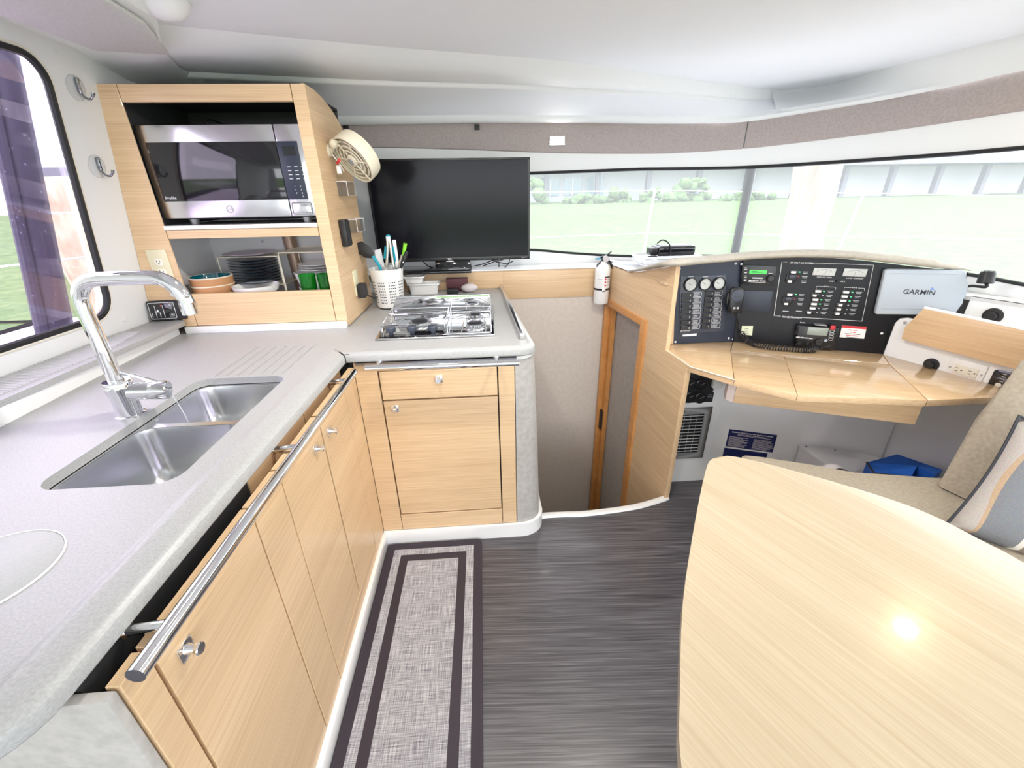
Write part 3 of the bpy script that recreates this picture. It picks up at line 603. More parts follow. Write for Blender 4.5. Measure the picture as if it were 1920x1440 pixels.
part('back_panel', B().box((-1.330, 2.25, .955), (-.622, 2.262, 1.345)), 'liner', cb); part('back_panel', B().box((-1.264, 2.25, 1.362), (-.622, 2.262, 1.80)), 'cupdark', cb)
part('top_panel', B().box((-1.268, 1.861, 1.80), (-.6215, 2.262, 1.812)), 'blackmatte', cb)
part('bottom_shelf', B().box((-1.330, 1.861, 1.005), (-.6215, 2.25, 1.02)), 'liner', cb)
part('plinth', B().box((-1.29, 1.825, ZC), (-.612, 1.86, .954), .002), 'whitegloss', cb)
part('pipe_cover', B().tube([(-.925, 2.218, 1.021), (-.94, 2.218, 1.344)], .030, 20), 'tube', cb, 'brown veneered pipe casing')
for x, z in ((-1.08, 1.26), (-.72, 1.28)): part('screw', B().cyl((x, 2.25, z), (x, 2.246, z), .006, seg=10), 'alu', cb)

# microwave
YW = 1.862
mw = thing('microwave', 'stainless steel microwave oven with dark glass door in the cupboard', 'microwave', (-.945, 2.03, 1.361))
part('body', B().box((-1.247, YW + .03, 1.381), (-.657, 2.235, 1.700), .004), 'black', mw)
xd = ony(508, 234, YW).x + .004
door = part('door', B().box((-1.249, YW, 1.385), (xd - .0012, YW + .029, 1.703), .004), 'steel_brush', mw)
cp = part('control_panel', B().box((xd + .0012, YW, 1.385), (-.656, YW + .029, 1.703), .004), 'steel_brush', mw)
WF = Frame((-1.249, YW, 1.385), (1, 0, 0), (0, 0, 1))
gu0, gv0 = .026, .062; gu1, gv1 = (xd + 1.249) - .0015, .262
part('window', B().fbox(WF, gu0, gu1, gv0, gv1, 0, .0035, .001), 'blackgloss', door)
kp0 = xd + 1.249 + .0015; kp1 = .593 - .022
part('keypad', B().fbox(WF, kp0, kp1, gv0, gv1, 0, .0035, .001), 'navpanel', cp)
part('display', B().fbox(WF, kp0 + .018, kp1 - .012, gv1 - .048, gv1 - .016, .0035, .0042), 'blackgloss', cp)
part('open_button', B().fbox(WF, kp0 + .012, kp1 + .004, .012, .046, 0, .004, .002).prism([WF.p(u, v, .0002) for u, v in rrect(kp0 + .0085, kp1 + .0075, .0085, .0495, .006, 4)], WF.n * .0006), 'steel_brush', cp)
part('button_seam', B().tube([WF.p(u, v, .0008) for u, v in rrect(kp0 + .0085, kp1 + .0075, .0085, .0495, .006, 4)], .0011, 6, closed=True), 'black', cp)
for r in range(4):
    for c_ in range(3):
        ch_ = ['1', '2', '3', '4', '5', '6', '7', '8', '9', '', '0', ''][r * 3 + c_]
        if ch_: text(ch_, WF.p(kp0 + .036 + c_ * .021 + r * .001, .108 - r * .012, .0038), WF.u, WF.v, .008, 'print', cp, 'numeral', 'CENTER')
dsh = B()
for r in range(4):
    for c_ in range(3): dsh.fbox(WF, kp0 + .022 + c_ * .026, kp0 + .035 + c_ * .026, .176 - r * .014, .178 - r * .014, .0035, .004)
part('key_marks', dsh, 'print', cp, stuff=True)
text('Profile', WF.p(.034, .074, .004), WF.u, WF.v, .016, 'print', door)
lc = WF.p(.262, .031, .0008)
part('logo_ring', B().tube([lc + WF.u * .013 * math.cos(a) + WF.v * .013 * math.sin(a) for a in [i * 2 * math.pi / 32 for i in range(32)]], .0009, 6, closed=True).tube([lc + WF.u * .0105 * math.cos(a) + WF.v * .0105 * math.sin(a) for a in [i * 2 * math.pi / 32 for i in range(32)]], .0006, 6, closed=True), 'alu', door)
text('GE', lc + WF.n * .0004, WF.u, WF.v, .0125, 'alu', door, 'logo', 'CENTER', shear=.25)
for x in (-1.17, -.72): part('foot', B().cyl((x, YW + .06, 1.3605), (x, YW + .06, 1.3815), .014, .018, 16), 'alu', mw)
part('power_cord', B().tube(smooth_path([(-1.055, 2.0, 1.70), (-1.055, 2.0, 1.735), (-1.053, 2.05, 1.74), (-1.05, 2.235, 1.72)], 5), .0035, 8), 'black', mw)

# outlets on the cupboard
def duplex(F, u, v, wd, ht, parent_label, name='power_outlet', seg=None):
    o = thing(name, parent_label, 'outlet', F.p(u, v - ht / 2, 0))
    part('plate', B().fbox(F, u - wd / 2, u + wd / 2, v - ht / 2, v + ht / 2, 0, .005, .002), 'ivory', o)
    for dv in (.02, -.02):
        r = part('receptacle', B().prism([F.p(u + a, v + dv + b_, .005) for a, b_ in rrect(-.0165, .0165, -.0135, .0135, .010, 5)], F.n * .002, .0006), 'ivory2', o)
        sb = B().fbox(F, u - .0075, u - .0055, v + dv - .001, v + dv + .008, .007, .0074).fbox(F, u + .005, u + .007, v + dv, v + dv + .007, .007, .0074).cyl(F.p(u, v + dv - .006, .007), F.p(u, v + dv - .006, .0074), .0028, seg=10)
        part('slot', sb, 'black', r, stuff=True)
    return o
CFm = Frame((-1.42, YM, 0), (1, 0, 0), (0, 0, 1))
oc = ony(295, 505, YM)
duplex(CFm, .115, 1.205, .077, .135, 'ivory double power outlet on the left stile of the cupboard')
dz = thing('round_plug_sensor', 'round white plug-in sensor below the ivory outlet', 'sensor', V((-1.270, YM, 1.085)))
part('case', B().fbox(CFm, .122, .180, 1.085, 1.148, .0, .020, .008, 3), 'white', dz)
part('ring', B().tube([CFm.p(.152 + .022 * math.cos(a), 1.110 + .022 * math.sin(a), .0205) for a in [i * 2 * math.pi / 28 for i in range(28)]], .0016, 6, closed=True), 'alu', dz)
ad = thing('gas_alarm', 'small black gas alarm panel leaning on the ledge end', 'alarm', V((-1.345, YM - .02, .99)))
AF = Frame((-1.402, YM - .03, .990), (1, .12, 0), (0, .1, 1))
part('case', B().fbox(AF, 0, .135, 0, .082, -.022, 0, .006), 'blackmatte', ad)
part('face', B().fbox(AF, .006, .105, .006, .076, 0, .003, .001), 'blackgloss', ad)
part('border', B().tube([AF.p(u, v, .0032) for u, v in rrect(.008, .103, .008, .074, .004, 3)], .0009, 6, closed=True), 'print', ad)
for v in (.056, .016): part('button', B().tube([AF.p(u, v_, .0035) for u, v_ in rrect(.080, .097, v, v + .013, .002, 2)], .0008, 5, closed=True).fbox(AF, .084, .093, v + .003, v + .010, .003, .004), 'print' if v > .1 else 'alu', ad)
part('led', B().cyl(AF.p(.055, .062, .003), AF.p(.055, .062, .0042), .003, seg=10), 'red', ad)
part('warning_mark', B().prism([AF.p(.032, .036, .003), AF.p(.044, .036, .003), AF.p(.038, .048, .003)], AF.n * .001), 'print', ad)
mk = B()
for q in range(4): mk.fbox(AF, .014 + q * .015, .0155 + q * .015, .014, .014 + .02 + (q % 2) * .03, .003, .0036)
part('caption', mk, 'print', ad, stuff=True)

# crockery on the cupboard shelf
ZS = 1.0205
def bowl_mesh(c, r, h, th=.005, flat=.55):
    pr = [(0, 0), (r * flat, 0), (r * .82, h * .12), (r * .97, h * .55), (r, h), (r - th, h), (r * .95 - th, h * .55), (r * .78, h * .2 + th), (0, th + .004)]
    return pr
bx, by = -1.192, 1.948
bowls = []
for i in range(3):
    z = ZS + .0005 + i * .0345
    t = thing('clay_bowl', ['tan clay bowl at the bottom of the bowl stack', 'tan clay bowl in the middle of the bowl stack', 'tan clay bowl with teal glaze on top of the stack'][i], 'bowl', (bx, by, z), 'stacked clay bowls')
    R = .082 + i * .001
    part('shell', B().lathe((bx, by, z), (0, 0, 1), [(0, 0), (R * .72, 0), (R * .88, .006), (R * .97, .022), (R * .985, .050), (R * .985, .054)], 40), 'tan_clay', t); part('rim', B().lathe((bx, by, z), (0, 0, 1), [(R * .985, .0535), (R * 1.012, .0545), (R * 1.012, .0575), (R * .985, .059), (R - .006, .058)], 40), 'cream', t)
    part('glaze', B().lathe((bx, by, z), (0, 0, 1), [(R - .006, .058), (R * .90, .050), (R * .88, .030), (R * .80, .014), (R * .6, .008), (0, .007)], 40), 'teal_glaze', t)
def wire_shelf(nm, lab, x0, x1, y0, y1, zs, gap=.014):
    t = thing(nm, lab, 'rack', ((x0 + x1) / 2, (y0 + y1) / 2, ZS))
    for z in zs:
        d = part('deck', B().tube([(x0, y0, z), (x1, y0, z), (x1, y1, z), (x0, y1, z)], .0028, 8, closed=True), 'cream', t)
        wr = B(); n = int((x1 - x0) / gap)
        for i in range(1, n): wr.cyl((x0 + (x1 - x0) * i / n, y0, z), (x0 + (x1 - x0) * i / n, y1, z), .0013, seg=6)
        part('wires', wr, 'cream', d, stuff=True)
    for x in (x0, x1):
        for y in (y0, y1): part('leg', B().cyl((x, y, ZS), (x, y, zs[-1]), .0026, seg=8), 'cream', t)
    return t
wire_shelf('plate_rack', 'cream wire plate rack behind the clay bowls', -1.195, -.93, 2.04, 2.20, (1.085, 1.212))
px_, py_ = -1.07, 2.09
for i in range(9):
    t = thing('dark_plate', 'dark blue stoneware plate, ' + ('lowest', 'second from the bottom', 'third from the bottom', 'fourth from the bottom', 'middle one', 'fourth from the top', 'third from the top', 'second from the top', 'topmost')[i] + ' of the stack of nine', 'plate', (px_, py_, 1.089 + i * .0125), 'stacked dark plates')
    part('dish', B().lathe((px_, py_, 1.089 + i * .0125), (0, 0, 1), [(0, 0), (.055, 0), (.060, .002), (.102, .010), (.104, .0115), (.101, .0128), (.058, .0058), (0, .0055)], 40), 'plate_dark', t)
solo('lilac_plate', B().lathe((-1.075, 2.085, 1.2152), (0, 0, 1), [(0, 0), (.06, 0), (.105, .010), (.106, .012), (.06, .005), (0, .004)], 40), 'plate_lilac', 'lilac plate lying on top of the wire rack', 'plate')
solo('white_dish', B().lathe((-1.02, 1.965, ZS + .043), (0, 0, 1), [(0, 0), (.07, 0), (.088, .014), (.095, .038), (.092, .0385), (.083, .017), (0, .006)], 40), 'whitegloss', 'shallow white dish in front of the dark plates', 'dish')
solo('folded_cloth', B().box((-1.08, 1.90, ZS), (-.96, 2.02, ZS + .0425), .008), 'blackmatte', 'dark folded pad under the shallow white dish', 'pad')
wire_shelf('plate_rack', 'cream wire plate rack over the white dishes', -.90, -.632, 1.985, 2.20, (1.232,))
qx, qy = -.775, 2.065
for i, lab in enumerate(['white serving bowl at the bottom of the white stack', 'white serving bowl second from the bottom of the white stack', 'wide white bowl in the middle of the white stack']):
    R = (.085, .085, .095)[i]; z = ZS + (0.0, .034, .068)[i]
    solo('white_bowl', B().lathe((qx - .01, qy, z), (0, 0, 1), [(0, 0), (R * .6, 0), (R * .9, .018), (R, .050), (R - .004, .0505), (R * .86, .02), (0, .007)], 36), 'whitegloss', lab, 'bowl')
for i in range(3):
    z = ZS + .121 + i * .0115
    solo('white_plate', B().lathe((qx + .005, qy, z), (0, 0, 1), [(0, 0), (.05, 0), (.084, .010), (.085, .0118), (.082, .012), (.05, .005), (0, .0045)], 36), 'whitegloss', ['white side plate lowest of three on the white bowls', 'white side plate second of three on the white bowls', 'white side plate on top of the white crockery stack'][i], 'plate')
for i, x in enumerate((-.765, -.688)):
    t = thing('green_tumbler', ['green glass tumbler beside the shallow white dish', 'green glass tumbler against the right stile of the cupboard'][i], 'glass', (x, 1.895, ZS))
    part('cup', B().lathe((x, 1.905, ZS), (0, 0, 1), [(0, 0), (.026, 0), (.030, .004), (.034, .115), (.0355, .130), (.0335, .130), (.032, .115), (.0275, .03), (0, .026)], 32), 'green_glass', t)

# ------------------------------------------------------------------ things on the cupboard's right side
SX = -.6055
SF = Frame((SX, 0, 0), (0, 1, 0), (0, 0, 1))       # u = y, v = z, n = +x
fan = thing('cabin_fan', 'cream round cabin fan clamped to the cupboard side', 'fan', onx(616, 290, SX))
fm = onx(617, 283, SX)
part('wall_plate', B().lathe(fm, (1, 0, 0), [(0, 0), (.024, 0), (.024, .005), (.020, .008), (0, .008)], 24), 'cream', fan)
part('arm', B().tube(smooth_path([fm + V((.006, 0, 0)), fm + V((.020, -.01, .012)), fm + V((.032, -.03, .026)), fm + V((.05, -.035, .022))], 4), .011, 12).ball(fm + V((.032, -.03, .022)), .018), 'cream', fan)
fc = onx(668, 294, -.50)
view = ray(668, 294).normalized()
ax = (-view * .40 + CR * -.66 + CU * -.66).normalized()
FR = .098
part('drum', B().lathe(fc, ax, [(0, -.045), (FR * .7, -.045), (FR * .97, -.030), (FR, -.012), (FR, .022), (FR * .985, .027), (FR * .94, .027), (FR * .93, .018), (FR * .93, -.02), (FR * .6, -.038)], 48), 'cream', fan)
hub = part('grille', B().lathe(fc, ax, [(0, .034), (.014, .034), (.022, .030), (.026, .022), (.026, .012)], 28), 'cream', fan)
part('badge', B().lathe(fc, ax, [(0, .0355), (.013, .0352), (.0145, .0335)], 24), 'garmin_side', hub)
e_ = ax.orthogonal().normalized(); f_ = ax.cross(e_)
for rr in (.042, .060, .078): part('ring', B().tube([fc + ax * (.026 - rr * .05) + (e_ * math.cos(a) + f_ * math.sin(a)) * rr for a in [i * 2 * math.pi / 40 for i in range(40)]], .0032, 6, closed=True), 'cream', hub)
for i in range(6):
    a = i * math.pi / 3 + .3; dv = e_ * math.cos(a) + f_ * math.sin(a); part('spoke', B().tube([fc + ax * .024 + dv * .022, fc + ax * .023 + dv * FR * .95], .0034, 6), 'cream', hub)
for i in range(3):
    a = i * 2 * math.pi / 3; d0 = e_ * math.cos(a) + f_ * math.sin(a); d1 = e_ * math.cos(a + .9) + f_ * math.sin(a + .9)
    part('blade', B().loft([[fc + d0 * .024 + ax * -.004, fc + d0 * .085 + ax * -.010], [fc + d1 * .024 + ax * -.02, fc + d1 * .085 + ax * .006]]), 'white', fan)
part('wire', B().tube(smooth_path([fm + V((.012, -.01, -.012)), fm + V((.035, .0, -.05)), fm + V((.04, .02, -.075))], 5), .0022, 6), 'white', fan)
part('red_connector', B().cyl(onx(633, 306, -.57), onx(636, 300, -.555), .006, seg=10), 'red', fan)
part('switch_body', B().tube([onx(634, 311, -.575), onx(637, 326, -.572)], [.009, .010], 10), 'white', fan)
def holder(px, py, wpx, lab):
    u, v = SF.q(px, py); t = thing('clear_holder', lab, 'holder', SF.p(u, v, 0)); w_, h_ = wpx, .055
    for nm, a in (('back_plate', (u, u + w_, v - h_, v, 0.0005, .003)), ('front_plate', (u, u + w_, v - h_, v, .040, .043)), ('base', (u, u + w_, v - h_ - .003, v - h_, .0005, .043)), ('side', (u, u + .003, v - h_, v, .003, .040)), ('side', (u + w_ - .003, u + w_, v - h_, v, .003, .040))):
        part(nm, B().fbox(SF, *a), 'clear_film', t)
    part('rim', B().tube([SF.p(u, v, .0015), SF.p(u, v, .042), SF.p(u + w_, v, .042), SF.p(u + w_, v, .0015)], .0014, 6).tube([SF.p(u, v - h_, .042), SF.p(u + w_, v - h_, .042), SF.p(u + w_, v, .042), SF.p(u, v, .042)], .0012, 6, closed=True), 'frost', t)
holder(630, 340, .125, 'clear plastic holder just below the cabin fan')
holder(650, 412, .125, 'clear plastic holder behind the small black box')
u, v = SF.q(641, 437)
bb = thing('black_speaker', 'small black box stuck to the cupboard side', 'speaker', SF.p(u, v, 0))
part('case', B().fbox(SF, u - .030, u + .030, v - .055, v + .055, .0006, .030, .006), 'black', bb); part('grille', B().fbox(SF, u - .024, u + .024, v - .048, v + .048, .030, .032, .001), 'blackmatte', bb)
u, v = SF.q(667, 530)
op = thing('power_outlet', 'ivory outlet plate on the cupboard side above the worktop', 'outlet', SF.p(u, v, 0))
part('plate', B().fbox(SF, u - .036, u + .036, v - .058, v + .058, .0006, .006, .002), 'ivory', op)
pg = thing('plug_adapter', 'black plug adapter in the ivory outlet near the worktop', 'adapter', SF.p(u, v - .04, .006))
part('body', B().fbox(SF, u - .026, u + .034, v - .070, v - .005, .0068, .042, .006), 'blackmatte', pg)
part('cord', B().tube(smooth_path([SF.p(u + .03, v - .06, .03), SF.p(u + .06, v - .083, .05), (-.50, 2.33, ZC + .0035), (-.47, 2.40, ZC + .0035)], 5), .0028, 6), 'black', pg)
u, v = SF.q(660, 579)

# ------------------------------------------------------------------ counter back corner: utensil holder, trays, pouch
st = thing('wood_back_panel', 'long low wooden panel along the back of the counter', 'panel', (.1, 2.6, .85))
part('board', B().box((-.615, 2.594, .925), (.118, 2.612, 1.03)).box((.118, 2.594, .855), (.785, 2.612, 1.03), .001), 'wood_x', st)
part('cap', B().box((-.62, 2.585, 1.0305), (.79, 2.615, 1.038), .002), 'whitegloss', st)
lw = [V((-1.2, 2.615, 1.034))] + [V((.79, 2.615, 1.034))] + [wc(i, 1.034, .002) for i in range(NW - 1, -1, -1) if WC[i].x < .79 and WC[i].y > 2]
struct('trim_5', B().prism(lw, (0, 0, -.012)), 'whitegloss')
ux, uy = -.488, 2.20
ut = thing('utensil_pot', 'white perforated metal pot holding kitchen utensils', 'pot', (ux, uy, ZC))
R0, R1, UH = .066, .083, ony(700, 503, uy).z - ZC
part('shell', B().lathe((ux, uy, ZC + .006), (0, 0, 1), [(0, 0), (R0 - .004, 0), (R0, .004), (R1, UH - .010), (R1 + .0015, UH - .006), (R1 - .002, UH - .006), (R0 - .003, .010), (0, .008)], 48), 'white', ut)
part('foot', B().lathe((ux, uy, ZC), (0, 0, 1), [(0, 0), (R0 - .01, 0), (R0 - .006, .0065), (0, .0065)], 32), 'black', ut)
hb_ = B()
for blk in range(7):
    for ci in range(4):
        for ri in range(8):
            a = math.radians(-160 + blk * 40 + ci * 7.2 - 75); z = ZC + .035 + ri * .0145; fr = (z - ZC) / UH; r = R0 + (R1 - R0) * fr + .0004; dn = V((math.cos(a), math.sin(a), 0))
            c0 = V((ux, uy, z)) + dn * r; hb_.cyl(c0, c0 + dn * .0006, .0031, seg=6)
part('holes', hb_, 'black', ut, stuff=True)
zt = ZC + UH
UF = Frame((ux, uy, 0), (1, 0, 0), (0, 0, 1))
def stick(nm, lab, cat, parts_):
    t = thing(nm, lab, cat, (ux, uy, ZC + .03))
    for n_, b, m in parts_: part(n_, b, m, t)
    return t
def upx(px, py, y): return ony(px, py, y)
a0, a1, a2 = V((ux - .01, uy, ZC + .03)), upx(712, 500, uy - .02), upx(699, 480, uy - .02)
tip = upx(672, 462, uy - .02)
dsp = (tip - a2).normalized(); sd = dsp.cross(V((0, 1, 0))).normalized()
stick('spatula', 'black spatula with teal grip leaning left in the pot', 'spatula', [('grip', B().tube([a0, a1, a2], [.006, .008, .008], 10), 'teal'),
    ('blade', B().prism([a2 + sd * .014, a2 - sd * .014, a2.lerp(tip, .35) - sd * .030, tip - sd * .030, tip + dsp * .02 + sd * .0, tip + sd * .030, a2.lerp(tip, .35) + sd * .030], (0, .004, 0), .001), 'black')])
t0 = upx(728, 446, uy - .01)
stick('tongs', 'steel tongs with teal ring top standing in the pot', 'tongs', [('arm', B().tube([upx(725, 500, uy - .01), upx(727, 470, uy - .01), t0 + V((-.005, 0, -.006))], .0065, 8), 'steel_brush'), ('arm', B().tube([upx(738, 500, uy - .012), upx(733, 470, uy - .012), t0 + V((.005, 0, -.006))], .0065, 8), 'steel_brush'),
    ('grip', B().tube([upx(722, 485, uy + .006), upx(724, 462, uy + .006)], .008, 8).tube([upx(742, 490, uy + .006), upx(737, 462, uy + .006)], .008, 8), 'teal'),
    ('hinge', B().fbox(Frame(t0, (1, 0, 0), (0, 0, 1)), -.010, .010, -.016, .006, -.006, .006, .002), 'white'),
    ('ring', B().tube([upx(728, 445, uy - .01) + V((.0095 * math.cos(a), 0, .0095 * math.sin(a))) for a in [i * 2 * math.pi / 20 for i in range(20)]], .0036, 8, closed=True), 'teal')])
stick('cutting_sheet', 'grey translucent flexible scraper behind the spatula', 'scraper', [('sheet', B().prism([upx(702, 470, uy + .03), upx(714, 466, uy + .03), upx(721, 500, uy + .03), upx(708, 500, uy + .03)], (0, .002, 0)), 'frost')])
stick('white_ladle_handle', 'pale flat handle standing right of the tongs', 'utensil', [('handle', B().cell([upx(742, 502, uy), upx(749, 502, uy), upx(749, 502, uy) + V((0, .004, 0)), upx(742, 502, uy) + V((0, .004, 0)), upx(735.5, 450, uy), upx(742, 450, uy), upx(742, 450, uy) + V((0, .004, 0)), upx(735.5, 450, uy) + V((0, .004, 0))], .001), 'white')])
stick('teal_whisk', 'teal perforated spoon head between the tongs and pale handle', 'spoon', [('head', B().ball(upx(741, 485, uy + .02), .016, 12, (.7, .3, 1.9)), 'teal'), ('stem', B().cyl(upx(744, 505, uy + .02), upx(743, 495, uy + .02), .005, seg=8), 'teal')])
g0 = upx(760, 456, uy + .01)
stick('lime_peeler', 'lime green handled utensil at the right of the pot', 'utensil', [('handle', B().tube([upx(753, 505, uy + .01), upx(757, 475, uy + .01), g0], [.005, .008, .0095], 10), 'lime'), ('hole', B().cyl(g0 + V((0, -.011, -.002)), g0 + V((0, -.0095, -.002)), .003, seg=8), 'black')])
k0, k1 = upx(746, 502, uy - .015), upx(763, 472, uy - .015)
stick('black_scissors', 'black handled steel scissors leaning right in the pot', 'scissors', [('blade', B().tube([k0, upx(754, 478, uy - .015)], [.004, .006], 8), 'steel_brush'), ('handle', B().tube([upx(751, 504, uy - .02), upx(758, 486, uy - .02), k1], [.006, .010, .009], 10), 'black'), ('rivet', B().cyl(upx(756, 492, uy - .032), upx(756, 492, uy - .029), .003, seg=8), 'steel')])
def tray(nm, lab, x0, x1, y0, y1, z0, h, m='white'):
    t = thing(nm, lab, 'tray', ((x0 + x1) / 2, (y0 + y1) / 2, z0))
    rows = [[V((x, y, z0)) for x, y in rrect(x0 + .012, x1 - .012, y0 + .012, y1 - .012, .01, 3)], [V((x, y, z0 + h)) for x, y in rrect(x0 + .003, x1 - .003, y0 + .003, y1 - .003, .012, 3)], [V((x, y, z0 + h)) for x, y in rrect(x0 - .004, x1 + .004, y0 - .004, y1 + .004, .014, 3)], [V((x, y, z0 + h - .006)) for x, y in rrect(x0 - .005, x1 + .005, y0 - .005, y1 + .005, .014, 3)]]
    b = B().loft(rows, True); b.bm.faces.new([b.bm.verts.new(p) for p in rows[0]]); part('basin', b, m, t)
    inn = [[p + V((0, 0, .002)) for p in rows[0]], [p + V((0, 0, 0)) for p in rows[1]]]; b = B().loft(inn, True); b.bm.faces.new([b.bm.verts.new(p) for p in inn[0]]); part('inside', b, m, t)
tray('white_tray', 'long white plastic tray behind the utensil pot, near the wooden panel', -.44, -.262, 2.47, 2.565, ZC + .0005, .062)
tray('white_tray', 'small white plastic tray in the corner left of the utensil pot', -.602, -.475, 2.36, 2.44, ZC + .0005, .055)
tray('white_tray', 'upper white tray stacked on the long tray behind the pot', -.46, -.345, 2.468, 2.562, ZC + .064, .040)
mb_ = solo('maroon_sponge_box', B().box((-.222, 2.535, ZC), (-.095, 2.585, ZC + .075), .004), 'maroon', 'dark maroon box standing against the wooden panel behind the hob', 'box')
pb = B().ball((-.085, 2.50, ZC + .026), .05, 12, (1.0, .6, .52)); solo('plastic_pouch', pb, 'pouch', 'crumpled pale plastic pouch beside the maroon box', 'pouch')
cbk = solo('card_bundle', B().box((-.215, 2.46, ZC), (-.15, 2.515, ZC + .028), .004), 'black', 'small black bundle in front of the maroon box', 'bundle')

# ------------------------------------------------------------------ television
TY_ = 2.655
tv = thing('television', 'large black flat television standing on the ledge by the window', 'television', (-.17, 2.66, 1.04))
def tp(px, py, y=2.55): return ony(px, py, y)
x0, x1 = -.60, .279; zb_, zt_ = 1.102, 1.633
TF = Frame((x0, 2.55, zb_), (1, 0, 0), (0, -.012, 1)); TW = x1 - x0; TH = zt_ - zb_
part('body', B().fbox(TF, 0, TW, 0, TH, -.045, -.001, .004), 'black', tv)
part('bezel', B().fbox(TF, 0, TW, 0, .020, -.001, .004, .001).fbox(TF, 0, TW, TH - .011, TH, -.001, .004, .001).fbox(TF, 0, .011, .020, TH - .011, -.001, .004).fbox(TF, TW - .011, TW, .020, TH - .011, -.001, .004), 'bezel', tv)
part('screen', B().fbox(TF, .010, TW - .010, .019, TH - .010, -.001, .0015), 'screen', tv)
cx_, cy_ = TF.q(843, 482); text('TCL', TF.p(cx_, .010, .0045), TF.u, TF.v, .014, 'print', tv, 'logo', 'CENTER', bold=.0004)
text('Roku TV', TF.p(TW - .032, .010, .0045), TF.u, TF.v, .009, 'print', tv, 'logo', 'CENTER')
sA, sB_ = tp(815, 487).x, tp(880, 487).x
part('stand_neck', B().cell([V((sA, 2.535, 1.052)), V((sB_ + .015, 2.535, 1.052)), V((sB_, 2.575, 1.052)), V((sA, 2.575, 1.052)), V((sA, 2.56, 1.12)), V((sB_, 2.56, 1.12)), V((sB_, 2.60, 1.12)), V((sA, 2.60, 1.12))], .004), 'blackgloss', tv)
bx0, bx1 = tp(742, 515, 2.5).x, tp(884, 512, 2.5).x
part('stand_base', B().box((bx0, 2.49, 1.038), (bx1, 2.72, 1.053), .004), 'blackgloss', tv)
part('badge', B().fbox(TF, cx_ - .022, cx_ + .022, -.006, .0, -.004, .003, .001), 'steel_brush', tv)
def wob(a, b_, n, amp, seed):
    random.seed(seed); return smooth_path([V(a).lerp(V(b_), i / n) + V((random.uniform(-1, 1), random.uniform(-.4, .4), random.uniform(-1, 1))) * (amp if 0 < i < n else 0) for i in range(n + 1)], 4)
cabs = [((.01, 2.63, 1.10), (.20, 2.65, 1.11)), ((-.05, 2.60, 1.062), (.17, 2.66, 1.10)), ((.0, 2.63, 1.056), (.19, 2.67, 1.075)), ((.06, 2.62, 1.12), (.10, 2.66, 1.042)), ((-.36, 2.62, 1.10), (-.27, 2.64, 1.05))]
for i, (a, b_) in enumerate(cabs):
    solo('television_cable', B().tube(wob(a, b_, 4, .014, i + 3), .0032, 6), 'black', ['black cable looping highest below the television right half', 'black cable leaving the television stand base to the right', 'black cable lowest along the ledge right of the stand', 'black cable hanging straight through the tangle under the television', 'black cable hanging left of the television stand'][i], 'cable')
solo('television_cable', B().tube(smooth_path([(.165, 2.62, 1.11), (.16, 2.63, 1.07), (.135, 2.64, 1.041)], 5), .003, 6), 'black', 'single black cable hanging near the right end of the television', 'cable')
for i, (px, py) in enumerate(((673, 238), (909, 240))):
    q = on_wc(px, py); k = int(q[0]); p = wc(k, q[1], .028); n_ = wall_n(k); Fk = Frame(p, V((-n_.y, n_.x, 0)) * -1 if False else V((1, 0, 0)), (0, 0, 1))
    t = thing('black_clip', ['small black clip on the padded band above the cabin fan', 'small black clip on the padded band above the television'][i], 'clip', p)
    part('plate', B().fbox(Fk, -.014, .014, -.014, .014, .002, .006, .001), 'black', t); part('hook', B().fbox(Fk, -.010, .010, -.012, -.002, .006, .028, .002).fbox(Fk, -.012, .012, .004, .010, .006, .018, .001), 'black', t); part('screw', B().cyl(Fk.p(0, 0, .006), Fk.p(0, 0, .0075), .003, seg=8), 'alu', t)
# recessed light in the padded band
q = on_wc(1050, 265); k = int(round(q[0])); p = wc(k, q[1], .031); n_ = wall_n(k); tt = V((n_.y, -n_.x, 0)); tt = tt if tt.x > 0 else -tt
LFm = Frame(p, tt, (0, 0, 1))
rl = thing('recessed_light', 'small square lit spotlight in the padded band', 'light', p)
part('frame', B().fbox(LFm, -.046, .046, -.024, .024, -.004, .004, .002), 'chrome', rl); part('diffuser', B().fbox(LFm, -.040, .040, -.019, .019, .004, .0055), 'lamp', rl)
# dome lamp at the headliner edge
dm = onz(308, 6, 1.94)
dl = thing('dome_lamp', 'white domed lamp on the ceiling above the cupboard corner', 'lamp', dm)
part('dome', B().lathe(dm + V((0, 0, .012)), (0, 0, -1), [(.058, 0), (.060, .010), (.056, .024), (.044, .038), (.024, .047), (0, .050)], 32), 'white', dl); part('base', B().lathe(dm + V((0, 0, .014)), (0, 0, -1), [(0, 0), (.066, 0), (.066, .006), (.058, .008)], 32), 'gel', dl)

